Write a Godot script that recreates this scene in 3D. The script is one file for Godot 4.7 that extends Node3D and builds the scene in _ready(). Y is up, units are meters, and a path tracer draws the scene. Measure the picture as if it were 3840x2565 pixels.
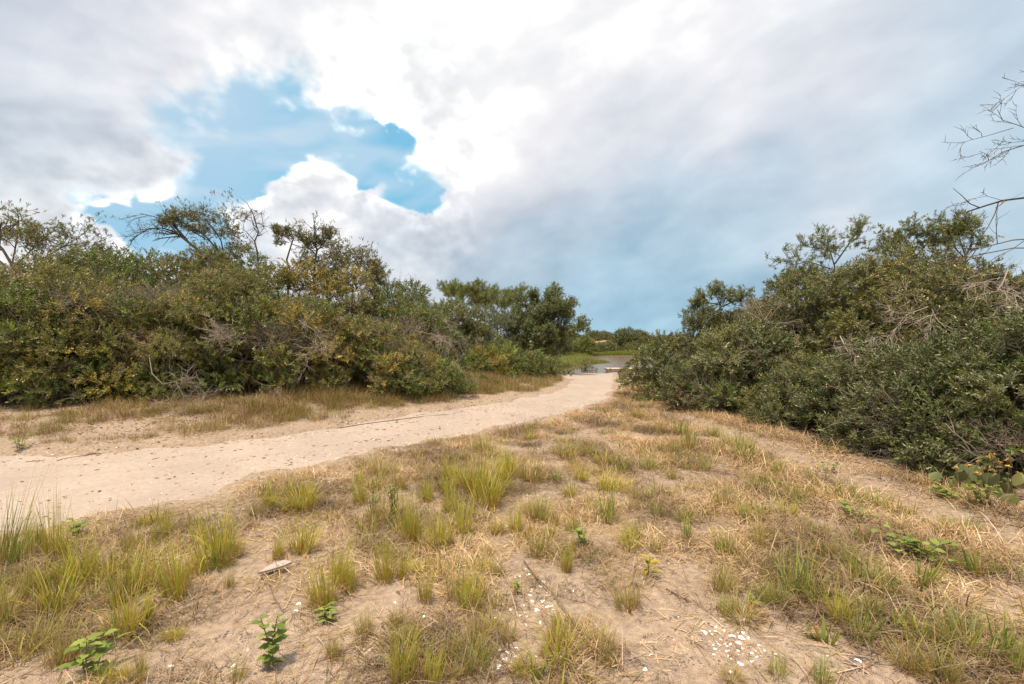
extends Node3D
# A sandy track between scrub thickets, dry grass in front, a pond behind.
# Pixels below are those of the 3840 x 2565 photograph; they are turned into points with the ground or a known distance.

const F := 1707.0
const PX := 1920.0
const PY := 1282.5
const EYE := 1.6
const EXPOSURE := 1.6

var count_of := {}
var mats := {}

# ------------------------------------------------------------------ small helpers

func srgb(r: float, g: float, b: float) -> Color:
	return Color(r / 255.0, g / 255.0, b / 255.0)

func lin(r: float, g: float, b: float) -> Color:
	return Color(r, g, b).linear_to_srgb()

func numbered(called: String) -> String:
	var n: int = count_of.get(called, 0)
	count_of[called] = n + 1
	return called if n == 0 else "%s_%03d" % [called, n]

func tag(o: Node, label := "", category := "", group := "", kind := "") -> void:
	if label: o.set_meta("label", label)
	if category: o.set_meta("category", category)
	if group: o.set_meta("group", group)
	if kind: o.set_meta("kind", kind)

func base(called: String, at: Vector3) -> Node3D:
	var o := Node3D.new()
	o.name = numbered(called)
	add_child(o)
	o.position = at
	return o

func put(mesh: Mesh, called: String, parent: Node, at := Vector3.ZERO) -> MeshInstance3D:
	var o := MeshInstance3D.new()
	o.mesh = mesh
	o.name = numbered(called) if parent == self else called
	parent.add_child(o, true)
	o.position = at
	return o

func rng_of(s: int) -> RandomNumberGenerator:
	var r := RandomNumberGenerator.new()
	r.seed = s
	return r

func on_sphere(r: RandomNumberGenerator) -> Vector3:
	var y := r.randf_range(-1, 1)
	var a := r.randf_range(0, TAU)
	var k := sqrt(1.0 - y * y)
	return Vector3(cos(a) * k, y, sin(a) * k)

func turned(axis_y: Vector3, roll: float, s: float) -> Basis:
	var y := axis_y.normalized()
	var x := y.cross(Vector3(0.31, 0.2, 0.93)).normalized()
	var z := x.cross(y)
	return Basis(x, y, z) * Basis(Vector3.UP, roll) * Basis.from_scale(Vector3(s, s, s))

class Buf:
	var v := PackedVector3Array()
	var c := PackedColorArray()
	var n := PackedVector3Array()
	var uv := PackedVector2Array()
	var i := PackedInt32Array()

	func tri(a: int, b: int, d: int) -> void:
		i.append(a); i.append(b); i.append(d)

	func vert(p: Vector3, col: Color) -> int:
		v.append(p); c.append(col)
		return v.size() - 1

	func tube(pts: PackedVector3Array, r0: float, r1: float, sides: int, col: Color, cap := true) -> void:
		var first := v.size()
		var m := pts.size()
		for k in m:
			var d := (pts[mini(k + 1, m - 1)] - pts[maxi(k - 1, 0)]).normalized()
			var x := d.cross(Vector3(0.13, 0.37, 0.92)).normalized()
			var y := d.cross(x)
			var r := lerpf(r0, r1, float(k) / (m - 1))
			for s in sides:
				var a := TAU * s / sides
				v.append(pts[k] + (x * cos(a) + y * sin(a)) * r)
				c.append(col)
		for k in m - 1:
			for s in sides:
				var a := first + k * sides + s
				var b := first + k * sides + (s + 1) % sides
				tri(a, a + sides, b)
				tri(b, a + sides, b + sides)
		if cap:
			var t := vert(pts[m - 1] + (pts[m - 1] - pts[m - 2]).normalized() * r1 * 0.5, col)
			for s in sides:
				tri(first + (m - 1) * sides + s, t, first + (m - 1) * sides + (s + 1) % sides)

	func leaf(p: Vector3, d: Vector3, up: Vector3, l: float, w: float, bend: float, col: Color) -> void:
		var s := d.cross(up).normalized()
		var u := s.cross(d).normalized()
		var b := vert(p, col)
		var l1 := vert(p + d * l * 0.33 + s * w * 0.5, col)
		var r1 := vert(p + d * l * 0.33 - s * w * 0.5, col)
		var q := p + d * l * 0.72 - u * bend * l * 0.35
		var l2 := vert(q + s * w * 0.38, col)
		var r2 := vert(q - s * w * 0.38, col)
		var t := vert(p + d * l - u * bend * l, col)
		tri(b, l1, r1); tri(l1, l2, r1); tri(r1, l2, r2); tri(l2, t, r2)

	func blade(p: Vector3, d: Vector3, side: Vector3, l: float, w: float, fall: float, col: Color, segs := 3) -> void:
		# a grass blade that leans along d and bends over by its own weight
		var first := v.size()
		var q := p
		var e := d
		for k in segs + 1:
			var t := float(k) / segs
			var ww := w * (1.0 - t * t) * 0.5
			if k < segs:
				v.append(q - side * ww); c.append(col)
				v.append(q + side * ww); c.append(col)
			else:
				v.append(q); c.append(col)
			q += e * l / segs
			e = (e + Vector3(d.x * 0.5, -1.0, d.z * 0.5) * fall * (0.35 + t)).normalized()
		for k in segs - 1:
			var a := first + k * 2
			tri(a, a + 2, a + 1); tri(a + 1, a + 2, a + 3)
		var z := first + (segs - 1) * 2
		tri(z, z + 2, z + 1)

	func mesh(mat: Material) -> ArrayMesh:
		var a := []
		a.resize(Mesh.ARRAY_MAX)
		a[Mesh.ARRAY_VERTEX] = v
		a[Mesh.ARRAY_COLOR] = c
		a[Mesh.ARRAY_INDEX] = i
		if n.size() == v.size(): a[Mesh.ARRAY_NORMAL] = n
		if uv.size() == v.size(): a[Mesh.ARRAY_TEX_UV] = uv
		var m := ArrayMesh.new()
		m.add_surface_from_arrays(Mesh.PRIMITIVE_TRIANGLES, a)
		m.surface_set_material(0, mat)
		return m

func copies(mesh: Mesh, where: Array, tints: PackedColorArray, called: String, parent: Node) -> MultiMeshInstance3D:
	var m := MultiMesh.new()
	m.transform_format = MultiMesh.TRANSFORM_3D
	m.use_colors = true
	m.mesh = mesh
	m.instance_count = where.size()
	for k in where.size():
		m.set_instance_transform(k, where[k])
		m.set_instance_color(k, tints[k])
	var o := MultiMeshInstance3D.new()
	o.multimesh = m
	o.name = numbered(called) if parent == self else called
	parent.add_child(o, true)
	return o

func plain(rough: float, back := Color.BLACK, spec := 0.5) -> StandardMaterial3D:
	var m := StandardMaterial3D.new()
	m.vertex_color_use_as_albedo = true
	m.roughness = rough
	m.metallic_specular = spec
	m.cull_mode = BaseMaterial3D.CULL_DISABLED
	if back != Color.BLACK:
		m.backlight_enabled = true
		m.backlight = back
	return m

# ------------------------------------------------------------------ sky

var sky_pts := []
var warp_a := FastNoiseLite.new()
var warp_b := FastNoiseLite.new()
var puff := FastNoiseLite.new()
var fine := FastNoiseLite.new()
var wisp := FastNoiseLite.new()
var tone_grid := PackedColorArray()
var blue_grid := PackedColorArray()
var gap_grid := PackedFloat32Array()
const GAZ0 := -60.0
const GEL0 := -4.0
const GSTEP := 0.4
const GW := 140
const GH := 120

func az_el(x: float, y: float) -> Vector2:
	var dx := (x - PX) / F
	return Vector2(rad_to_deg(atan(dx)), rad_to_deg(atan((PY - y) / F / sqrt(1.0 + dx * dx))))

func blend_of(pts: Array, at: Vector2, s: float, away: Color) -> Color:
	var sum := Vector3(away.r, away.g, away.b) * 0.004
	var w := 0.004
	for p in pts:
		var d: Vector2 = p[0] - at
		var k := exp(-d.length_squared() / (2.0 * s * s))
		w += k
		sum += p[1] * k
	sum /= w
	return Color(sum.x, sum.y, sum.z)

func tone_at(az: float, el: float) -> Color:
	var u := clampf((az + 180.0) / 2.0, 0, 179.99)
	var v := clampf(el / 2.0, 0, 44.99)
	var a := int(u); var b := int(v)
	var fu := u - a; var fv := v - b
	var a2 := (a + 1) % 180
	var c0 := tone_grid[b * 180 + a].lerp(tone_grid[b * 180 + a2], fu)
	var c1 := tone_grid[(b + 1) * 180 + a].lerp(tone_grid[(b + 1) * 180 + a2], fu)
	return c0.lerp(c1, fv)

func gap_at(az: float, el: float) -> float:
	var u := (az - GAZ0) / GSTEP
	var v := (el - GEL0) / GSTEP
	if u < 0 or v < 0 or u >= GW - 1 or v >= GH - 1: return 15.0
	var a := int(u); var b := int(v)
	var fu := u - a; var fv := v - b
	var k := b * GW + a
	return lerpf(lerpf(gap_grid[k], gap_grid[k + 1], fu), lerpf(gap_grid[k + GW], gap_grid[k + GW + 1], fu), fv)

func poly_sd(p: Vector2, poly: PackedVector2Array) -> float:
	var d := 1e9
	var inside := false
	var m := poly.size()
	var j := m - 1
	for i in m:
		var a := poly[i]
		var b := poly[j]
		var e := b - a
		var w := p - a
		var q := w - e * clampf(w.dot(e) / e.length_squared(), 0.0, 1.0)
		d = minf(d, q.length_squared())
		if (a.y > p.y) != (b.y > p.y) and p.x < (b.x - a.x) * (p.y - a.y) / (b.y - a.y) + a.x:
			inside = not inside
		j = i
	return -sqrt(d) if inside else sqrt(d)

func sky_color(az: float, el: float) -> Color:
	var a := deg_to_rad(az)
	var e := deg_to_rad(el)
	var d := Vector3(sin(a) * cos(e), sin(e) * 1.4, -cos(a) * cos(e))
	var w1 := warp_a.get_noise_3dv(d)
	var w2 := warp_b.get_noise_3dv(d)
	var c := tone_at(az + 6.0 * w1 - 3.0 * w2, el + 5.0 * w2)
	# streaks that run up to the upper right, as the cloud base does
	var st := wisp.get_noise_3d(az * 0.30 + el * 0.4, el * 1.1 - az * 0.40 + 5.0 * w1, 3.0)
	var pf := puff.get_noise_3dv(d)
	var ff := fine.get_noise_3dv(d)
	var lit := smoothstep(0.75, 0.96, c.g)
	# soft folds of the cloud base; bluish where thin
	var k := 0.085 * st + 0.055 * pf * lerpf(1.0, 0.5, lit) + 0.02 * ff + 0.012 + 0.02 * smoothstep(0.0, 15.0, az) * (1.0 - lit)
	c = Color(c.r + k * 1.15, c.g + k * 0.95, c.b + k * 0.75)
	if az > -57 and az < 4 and el < 40:
		var g0 := gap_at(az, el)
		if absf(g0) < 9.0 or g0 < 0:
			# crisp billows on the heaped side of the gap, ragged veil on the upper and outer side
			var veil := smoothstep(-27.0, -33.0, az + (16.0 - el) * 0.35) * smoothstep(17.0, 21.0, el) * 0.8 + smoothstep(22.0, 27.0, el) * smoothstep(-17.0, -24.0, az)
			veil = clampf(veil, 0.0, 1.0)
			var g := gap_at(az + 1.5 * pf + 1.0 * ff, el + 1.2 * w2 + 1.3 * ff + 0.5 * pf)
			g += (absf(ff) * 1.3 - 0.75) * (1.0 - veil) + veil * (st * 2.5 + pf * 3.0 + ff * 1.8 + 0.1)
			var soft := lerpf(0.3, 2.2, veil) + 1.1 * smoothstep(-0.05, 0.3, pf + st * 0.5)
			var cloud := smoothstep(-soft, soft, g)
			var rim := exp(-pow(maxf(g, 0.0) / 1.1, 2.0)) * (1.0 - veil * 0.7) * 0.07
			var low := smoothstep(24.0, 9.0, el)
			var blue := srgb(182, 214, 236).lerp(srgb(112, 190, 229), clampf(low * 0.35 + smoothstep(-33.0, -17.0, az) * 0.75, 0, 1))
			var haze := clampf(0.20 + st * 1.5 + w1 * 0.4, 0.0, 0.6) * lerpf(0.35, 1.0, smoothstep(11.0, 20.0, el))
			blue = blue.lerp(srgb(216, 228, 241), haze)
			var bil := (ff * 0.17 + pf * 0.03 + 0.02) * exp(-maxf(g, 0.0) / 6.0) * (1.0 - veil * 0.6)
			c = Color(c.r + rim + bil, c.g + rim + bil * 0.95, c.b + rim + bil * 0.85)
			c = blue.lerp(c, cloud)
	return c

func sky_lit(az: float, el: float) -> Color:
	var c := sky_color(az, el)
	c = Color(clampf(c.r, 0, 1.06), clampf(c.g, 0, 1.06), clampf(c.b, 0, 1.06)).srgb_to_linear()
	# the burnt-out cloud is brighter than the picture can hold
	var over := pow(clampf((c.g - 0.9) / 0.23, 0.0, 1.0), 1.8) * 0.45
	# an overcast sky grows brighter towards the zenith
	return Color(c.r + over, c.g + over, c.b + over) * ((1.0 + 0.5 * smoothstep(34.0, 80.0, el)) / EXPOSURE)

func make_sky() -> Image:
	for z in [[warp_a, 11, 1.6, 4], [warp_b, 12, 2.0, 4], [puff, 13, 5.5, 5], [fine, 14, 16.0, 5], [wisp, 15, 0.11, 4]]:
		var nn: FastNoiseLite = z[0]
		nn.seed = z[1]
		nn.noise_type = FastNoiseLite.TYPE_SIMPLEX_SMOOTH
		nn.frequency = z[2]
		nn.fractal_type = FastNoiseLite.FRACTAL_FBM
		nn.fractal_octaves = z[3]
	var list := [
		[60, 80, 213, 219, 230], [60, 300, 178, 194, 210], [300, 200, 212, 218, 229], [600, 60, 222, 225, 233], [950, 60, 236, 237, 241], [1300, 60, 241, 241, 244],
		[1450, 260, 255, 255, 255], [1250, 260, 250, 250, 252], [1700, 100, 247, 247, 248], [2100, 100, 246, 246, 248], [2600, 100, 239, 240, 244], [3100, 100, 229, 233, 240], [3600, 100, 214, 222, 233], [3800, 60, 192, 211, 226],
		[1600, 400, 255, 254, 254], [1750, 480, 252, 252, 253], [2100, 400, 240, 240, 244], [2600, 400, 229, 231, 238], [3100, 400, 219, 223, 233], [3600, 350, 200, 213, 226], [3800, 500, 166, 195, 216],
		[200, 450, 229, 230, 235], [450, 520, 233, 233, 237], [100, 650, 190, 204, 217], [300, 720, 180, 198, 212], [600, 620, 236, 236, 239], [740, 660, 238, 238, 240], [120, 820, 245, 243, 244], [330, 850, 250, 248, 248],
		[1750, 700, 226, 226, 233], [2000, 700, 214, 217, 226], [2300, 600, 222, 225, 233], [2700, 650, 204, 214, 227], [3100, 650, 190, 206, 221], [3500, 650, 189, 208, 223], [3750, 800, 178, 203, 221], [3750, 1000, 182, 206, 223],
		[1600, 850, 196, 204, 216], [1800, 950, 180, 197, 212], [2000, 1000, 162, 190, 210], [1500, 980, 178, 194, 210], [2200, 850, 196, 211, 225], [2400, 880, 178, 202, 220], [2700, 800, 178, 202, 220], [2850, 790, 172, 198, 217], [3000, 850, 178, 202, 220], [3130, 800, 205, 211, 223],
		[1650, 1040, 222, 227, 234], [1900, 1085, 192, 210, 224], [2300, 1050, 158, 194, 216], [2500, 1150, 150, 190, 212], [2300, 1230, 152, 194, 220], [2700, 1000, 158, 191, 213], [2600, 1230, 150, 188, 211], [3000, 1150, 155, 188, 210],
		[1180, 610, 255, 255, 255], [1180, 690, 250, 250, 252], [1080, 680, 250, 250, 252], [1260, 690, 250, 250, 251], [1100, 780, 240, 240, 244], [1000, 860, 238, 238, 242], [1340, 800, 238, 238, 243], [1450, 760, 250, 250, 252], [1250, 930, 230, 232, 239], [870, 770, 250, 249, 250], [1640, 760, 238, 238, 243], [1620, 560, 250, 250, 252], [700, 900, 205, 224, 238],
	]
	for p in list:
		sky_pts.append([az_el(p[0], p[1]), Vector3(p[2], p[3], p[4]) / 255.0])
	# beyond the frame the broken cloud deck simply goes on
	for b in 46:
		for a in 180:
			var at := Vector2(a * 2.0 - 180.0, b * 2.0)
			var n := warp_a.get_noise_2d(at.x * 0.016 + 9.0, at.y * 0.02)
			var away := srgb(248, 248, 250).lerp(srgb(205, 218, 232), clampf(0.25 - n * 0.9, 0, 1))
			tone_grid.append(blend_of(sky_pts, at, 3.8, away))
	var gap := PackedVector2Array()
	for p in [[800, 330], [900, 330], [1010, 360], [1145, 375], [1260, 385], [1310, 410], [1400, 450], [1525, 500], [1535, 540], [1520, 612], [1570, 620], [1610, 672], [1655, 720], [1622, 760], [1570, 803], [1545, 785], [1480, 740], [1410, 703], [1350, 722], [1335, 655], [1260, 573], [1205, 560], [1130, 572], [1060, 606], [1055, 646], [985, 662], [975, 728], [865, 736], [820, 770], [850, 900], [780, 980], [540, 960], [490, 880], [420, 850], [335, 800], [350, 760], [470, 750], [600, 752], [690, 730], [745, 650], [770, 590], [720, 520], [640, 490], [590, 440], [620, 390], [740, 400], [800, 380]]:
		gap.append(az_el(p[0], p[1]))
	for v in GH:
		for u in GW:
			gap_grid.append(poly_sd(Vector2(GAZ0 + u * GSTEP, GEL0 + v * GSTEP), gap))
	var w := 3072
	var h := 1536
	var per := 360.0 / w
	var low := Image.create_empty(256, 128, false, Image.FORMAT_RGBF)
	for y in 128:
		for x in 256:
			var el := 90.0 - (y + 0.5) * 180.0 / 128.0
			var az := fposmod((x + 0.5) * 360.0 / 256.0 + 180.0, 360.0) - 180.0
			low.set_pixel(x, y, sky_lit(az, maxf(el, 0.0)) if el > -3.0 else Color(0.3, 0.25, 0.19))
	low.resize(w, h, Image.INTERPOLATE_CUBIC)
	for y in range(h / 2 - int(43.0 / per), h / 2 + 4):
		var el := 90.0 - (y + 0.5) * per
		for k in range(int(-57.0 / per), int(57.0 / per)):
			low.set_pixel(posmod(k, w), y, sky_lit((k + 0.5) * per, maxf(el, 0.0)))
	return low

# ------------------------------------------------------------------ ground

var near_edge := PackedVector2Array()
var far_edge := PackedVector2Array()
var track := PackedVector2Array()
var pond := PackedVector2Array()
var lanes := []
const TX0 := -18.0
const TSTEP := 0.2
const TW := 190
const TH := 225
var track_grid := PackedFloat32Array()
var bank_grid := PackedFloat32Array()
var rolls := FastNoiseLite.new()
var lumps := FastNoiseLite.new()
var edgy := FastNoiseLite.new()
var cover := FastNoiseLite.new()

func line_dist(p: Vector2, pts: PackedVector2Array) -> float:
	var d := 1e9
	for i in pts.size() - 1:
		var e := pts[i + 1] - pts[i]
		var w := p - pts[i]
		d = minf(d, (w - e * clampf(w.dot(e) / e.length_squared(), 0, 1)).length_squared())
	return sqrt(d)

func grid_at(g: PackedFloat32Array, x: float, d: float, off: float) -> float:
	var u := (x - TX0) / TSTEP
	var v := (d + 3.0) / TSTEP
	if u < 0 or v < 0 or u >= TW - 1 or v >= TH - 1: return off
	var a := int(u); var b := int(v)
	var fu := u - a; var fv := v - b
	var k := b * TW + a
	return lerpf(lerpf(g[k], g[k + 1], fu), lerpf(g[k + TW], g[k + TW + 1], fu), fv)

func lay_land() -> void:
	for z in [[rolls, 21, 0.16, 3], [lumps, 22, 1.3, 4], [edgy, 23, 0.9, 4], [cover, 24, 0.55, 4]]:
		var nn: FastNoiseLite = z[0]
		nn.seed = z[1]
		nn.noise_type = FastNoiseLite.TYPE_SIMPLEX_SMOOTH
		nn.frequency = z[2]
		nn.fractal_type = FastNoiseLite.FRACTAL_FBM
		nn.fractal_octaves = z[3]
	for p in [[-16.0, 1.6], [-9.0, 2.8], [-4.5, 3.72], [-3.32, 4.64], [-2.9, 5.38], [-2.27, 6.24], [-1.39, 7.4], [0.0, 8.87], [1.43, 10.6], [2.75, 12.9], [4.0, 17.3], [5.3, 23.1], [6.4, 30.0], [7.0, 37.0]]:
		near_edge.append(Vector2(p[0], p[1]))
	for p in [[-17.0, 6.3], [-12.0, 6.5], [-7.5, 6.75], [-5.8, 6.95], [-4.86, 7.5], [-3.67, 8.8], [-2.5, 10.3], [-0.15, 12.7], [1.4, 14.9], [2.2, 17.3], [2.4, 20.0], [2.3, 23.1], [2.6, 30.0], [4.0, 37.0]]:
		far_edge.append(Vector2(p[0], p[1]))
	track = near_edge.duplicate()
	var back := far_edge.duplicate()
	back.reverse()
	track.append_array(back)
	for v in TH:
		for u in TW:
			var p := Vector2(TX0 + u * TSTEP, -3.0 + v * TSTEP)
			var s := poly_sd(p, track)
			track_grid.append(s)
			bank_grid.append(maxf(s, 0.0) if s > 0 and line_dist(p, far_edge) < line_dist(p, near_edge) else 0.0)
	for p in [[2.5, 36.0], [3.6, 39.0], [4.6, 42.0], [6.2, 46.0], [7.6, 50.0], [10.2, 54.0], [12.4, 57.0], [12.6, 60.0], [10.6, 66.0], [13.0, 76.0], [15.0, 86.0], [24.0, 91.0], [36.0, 95.0], [60.0, 97.0], [95.0, 92.0], [95.0, 40.0], [30.0, 35.0], [12.0, 34.5]]:
		pond.append(Vector2(p[0], p[1]))
	# strips of bare sand between the grass
	for l in [[[2090, 1570], [2200, 1610], [2330, 1700], [2480, 1800], [2560, 1850], 0.16], [[2560, 1570], [2800, 1650], [3100, 1760], [3400, 1860], [3560, 1925], 0.34], [[1000, 2565], [1060, 2400], [1250, 2330], [1450, 2290], 0.3], [[1960, 2120], [2000, 2300], [1960, 2420], 0.2], [[2300, 2320], [2600, 2400], [2850, 2520], 0.34], [[2560, 1780], [2760, 1880], [3100, 1960], [3330, 2000], 0.13], [[2880, 2080], [3200, 2130], [3330, 2190], 0.1], [[550, 2450], [800, 2380], [950, 2330], 0.2], [[2560, 2150], [2700, 2260], 0.2], [[3250, 2500], [3050, 2460], [2900, 2400], 0.2], [[100, 2565], [200, 2500], 0.16]]:
		var pts := PackedVector2Array()
		for k in l.size() - 1:
			var d: float = EYE * F / (l[k][1] - PY)
			pts.append(Vector2((l[k][0] - PX) / F * d, d))
		lanes.append([pts, l[l.size() - 1]])

func pond_sd(x: float, d: float) -> float:
	if d < 30 or d > 105 or x < -6: return 8.0
	return poly_sd(Vector2(x, d), pond)

func lie(x: float, d: float) -> float:
	var y := rolls.get_noise_2d(x, d) * 0.07 * smoothstep(0.0, 4.0, d)
	y -= 0.95 * smoothstep(23.0, 36.0, d)
	y += 0.55 * smoothstep(88.0, 112.0, d) + 1.9 * smoothstep(100.0, 121.0, d)
	if d > 60: y += rolls.get_noise_2d(x * 0.25, d * 0.25) * 1.2 * smoothstep(95.0, 125.0, d)
	if d > 30 and d < 105:
		var s := pond_sd(x, d)
		y = lerpf(-1.4, y + 0.08, smoothstep(-1.6, 1.6, s))
	return y

func edge_at(x: float, d: float) -> float:
	return grid_at(track_grid, x, d, 9.0) + edgy.get_noise_2d(x, d) * 0.34

func track_height(x: float, d: float) -> float:
	var s := grid_at(track_grid, x, d, 9.0)
	# wheel ruts lie a little in from both edges
	var r := -s - 0.62 + edgy.get_noise_2d(x * 0.3, d * 0.3) * 0.2
	var rut := -0.042 * exp(-r * r / 0.04) + 0.028 * exp(-(r - 0.34) * (r - 0.34) / 0.02) - 0.024 * exp(-(r - 0.62) * (r - 0.62) / 0.012)
	rut += wisp.get_noise_3d(s * 26.0, (x - d) * 0.8, 7.0) * 0.012
	return lie(x, d) - 0.055 + rut * smoothstep(26.0, 14.0, d) + lumps.get_noise_2d(x * 0.6, d * 0.6) * 0.008

func land_height(x: float, d: float) -> float:
	var e := edge_at(x, d)
	var y := lie(x, d)
	var b := grid_at(bank_grid, x, d, 0.0)
	var step := 0.02
	if b > 0.0 or e < 0.0: step = 0.025
	y += 0.24 * smoothstep(0.0, 3.2, b) * smoothstep(30.0, 20.0, d)
	y += lumps.get_noise_2d(x, d) * 0.03 * smoothstep(0.0, 0.5, e)
	return y + lerpf(-0.15, step, smoothstep(-0.30, 0.12, e))

func height(x: float, d: float) -> float:
	if d < 40 and x > TX0 + 0.5 and x < 18 and grid_at(track_grid, x, d, 9.0) < 0.5:
		return maxf(land_height(x, d), track_height(x, d))
	return land_height(x, d)

func spot(x: float, y: float) -> Vector3:
	# where the view through that pixel meets the ground
	var d := EYE * F / maxf(y - PY, 8.0)
	for k in 7:
		d = lerpf(d, (EYE - height((x - PX) / F * d, d)) * F / maxf(y - PY, 8.0), 0.8)
	return Vector3((x - PX) / F * d, height((x - PX) / F * d, d), -d)

func bare(x: float, d: float) -> float:
	# 1 where the sand lies open
	var b := 0.0
	var p := Vector2(x, d)
	for l in lanes:
		var k: float = line_dist(p, l[0]) / l[1]
		b = maxf(b, 1.0 - smoothstep(0.5, 1.5, k))
	return b

func thatch(x: float, d: float) -> float:
	var n := cover.get_noise_2d(x, d)
	var n2 := cover.get_noise_2d(x * 3.1 + 40.0, d * 3.1)
	var v := smoothstep(-0.32, 0.28, n + n2 * 0.7 + 0.06)
	v *= 1.0 - 0.95 * bare(x, d)
	return v * smoothstep(0.02, 0.35, edge_at(x, d))

func ground_color(x: float, d: float) -> Color:
	var n := cover.get_noise_2d(x * 0.8 + 11.0, d * 0.8)
	var n2 := lumps.get_noise_2d(x * 2.0 + 5.0, d * 2.0)
	var sand := Vector3(0.455, 0.36, 0.28) * (1.0 + 0.10 * n + 0.10 * n2)
	var soil := Vector3(0.33, 0.24, 0.175) * (1.0 + 0.2 * n2)
	var c := sand
	if d < 45:
		c = c.lerp(soil, smoothstep(0.0, 0.35, n + n2 * 0.5) * 0.35)
	else:
		var g := Vector3(0.13, 0.16, 0.035) * (1.0 + 0.5 * n)
		c = g
		if d > 104: c = g.lerp(Vector3(0.5, 0.38, 0.24), smoothstep(0.05, 0.25, rolls.get_noise_2d(x * 0.35 + 3.0, d * 0.5) + smoothstep(106, 114, d) * 0.3))
	return Color(clampf(c.x, 0.02, 1), clampf(c.y, 0.02, 1), clampf(c.z, 0.02, 1))

func lines_of(lo: float, hi: float, mid: float, fine_to: float, st: float, grow: float) -> PackedFloat32Array:
	var r := PackedFloat32Array([mid])
	var p := mid
	var s := st
	while p < hi:
		if p > fine_to: s *= grow
		p += s
		r.append(p)
	p = mid
	s = st
	var l := PackedFloat32Array()
	while p > lo:
		if -p > fine_to: s *= grow
		p -= s
		l.append(p)
	l.reverse()
	l.append_array(r)
	return l

func sheet(xs: PackedFloat32Array, ds: PackedFloat32Array, on_track: bool) -> Buf:
	var b := Buf.new()
	var w := xs.size()
	var at := PackedInt32Array()
	at.resize(w * ds.size())
	at.fill(-1)
	var keep := PackedByteArray()
	keep.resize(w * ds.size())
	for v in ds.size():
		for u in w:
			keep[v * w + u] = 1 if not on_track or grid_at(track_grid, xs[u], ds[v], 9.0) < 0.55 else 0
	for v in ds.size():
		for u in w:
			if not keep[v * w + u]: continue
			var x := xs[u]
			var d := ds[v]
			var y := track_height(x, d) if on_track else land_height(x, d)
			at[v * w + u] = b.v.size()
			b.v.append(Vector3(x, y, -d))
			b.uv.append(Vector2(x, d))
			if on_track:
				var n := lumps.get_noise_2d(x * 1.6, d * 1.6)
				var k := 1.0 + 0.06 * n + 0.12 * rolls.get_noise_2d(x * 3.0, d * 3.0)
				b.c.append(Color(0.425 * k, 0.362 * k, 0.315 * k))
			else:
				b.c.append(ground_color(x, d))
	b.n.resize(b.v.size())
	for v in range(ds.size() - 1):
		for u in w - 1:
			var p := at[v * w + u]
			var q := at[v * w + u + 1]
			var r := at[(v + 1) * w + u]
			var s := at[(v + 1) * w + u + 1]
			if p < 0 or q < 0 or r < 0 or s < 0: continue
			b.tri(p, r, q)
			b.tri(q, r, s)
			var n := (b.v[s] - b.v[p]).cross(b.v[r] - b.v[q]).normalized()
			if n.y < 0: n = -n
			for k in [p, q, r, s]: b.n[k] += n
	for k in b.n.size(): b.n[k] = b.n[k].normalized() if b.n[k].length_squared() > 0 else Vector3.UP
	return b

func grain(seed_: int, side: int, rough: float) -> Array:
	# sand: grains, small clods and faint drifts; [colour, relief]
	var a := FastNoiseLite.new()
	a.seed = seed_
	a.frequency = 0.16
	a.fractal_octaves = 3
	var b := FastNoiseLite.new()
	b.seed = seed_ + 1
	b.frequency = 0.022
	b.fractal_octaves = 4
	var ia := a.get_seamless_image(side, side)
	var ib := b.get_seamless_image(side, side)
	ia.convert(Image.FORMAT_L8)
	ib.convert(Image.FORMAT_L8)
	var da := ia.get_data()
	var db := ib.get_data()
	var col := PackedByteArray()
	var rel := PackedByteArray()
	col.resize(side * side * 3)
	rel.resize(side * side)
	for k in side * side:
		var p := da[k] / 255.0
		var q := db[k] / 255.0
		var t := 0.92 + ((p - 0.5) * 0.16 + (q - 0.5) * 0.26) * rough
		if p > 0.79: t += 0.10
		if p < 0.20: t -= 0.30 * rough
		t = clampf(t, 0.0, 1.0)
		col[k * 3] = int(255 * minf(t * 1.0, 1.0))
		col[k * 3 + 1] = int(255 * minf(t * 0.992, 1.0))
		col[k * 3 + 2] = int(255 * minf(t * 0.98, 1.0))
		rel[k] = int(255 * clampf(p * 0.45 + q * 0.55, 0, 1))
	return [ImageTexture.create_from_image(Image.create_from_data(side, side, false, Image.FORMAT_RGB8, col)), ImageTexture.create_from_image(Image.create_from_data(side, side, false, Image.FORMAT_L8, rel))]

# ------------------------------------------------------------------ foliage

var sprays := []      # narrow scrub leaves
var rounds := []      # small rounded leaves
var needles := []
var bare_twigs := []

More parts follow.
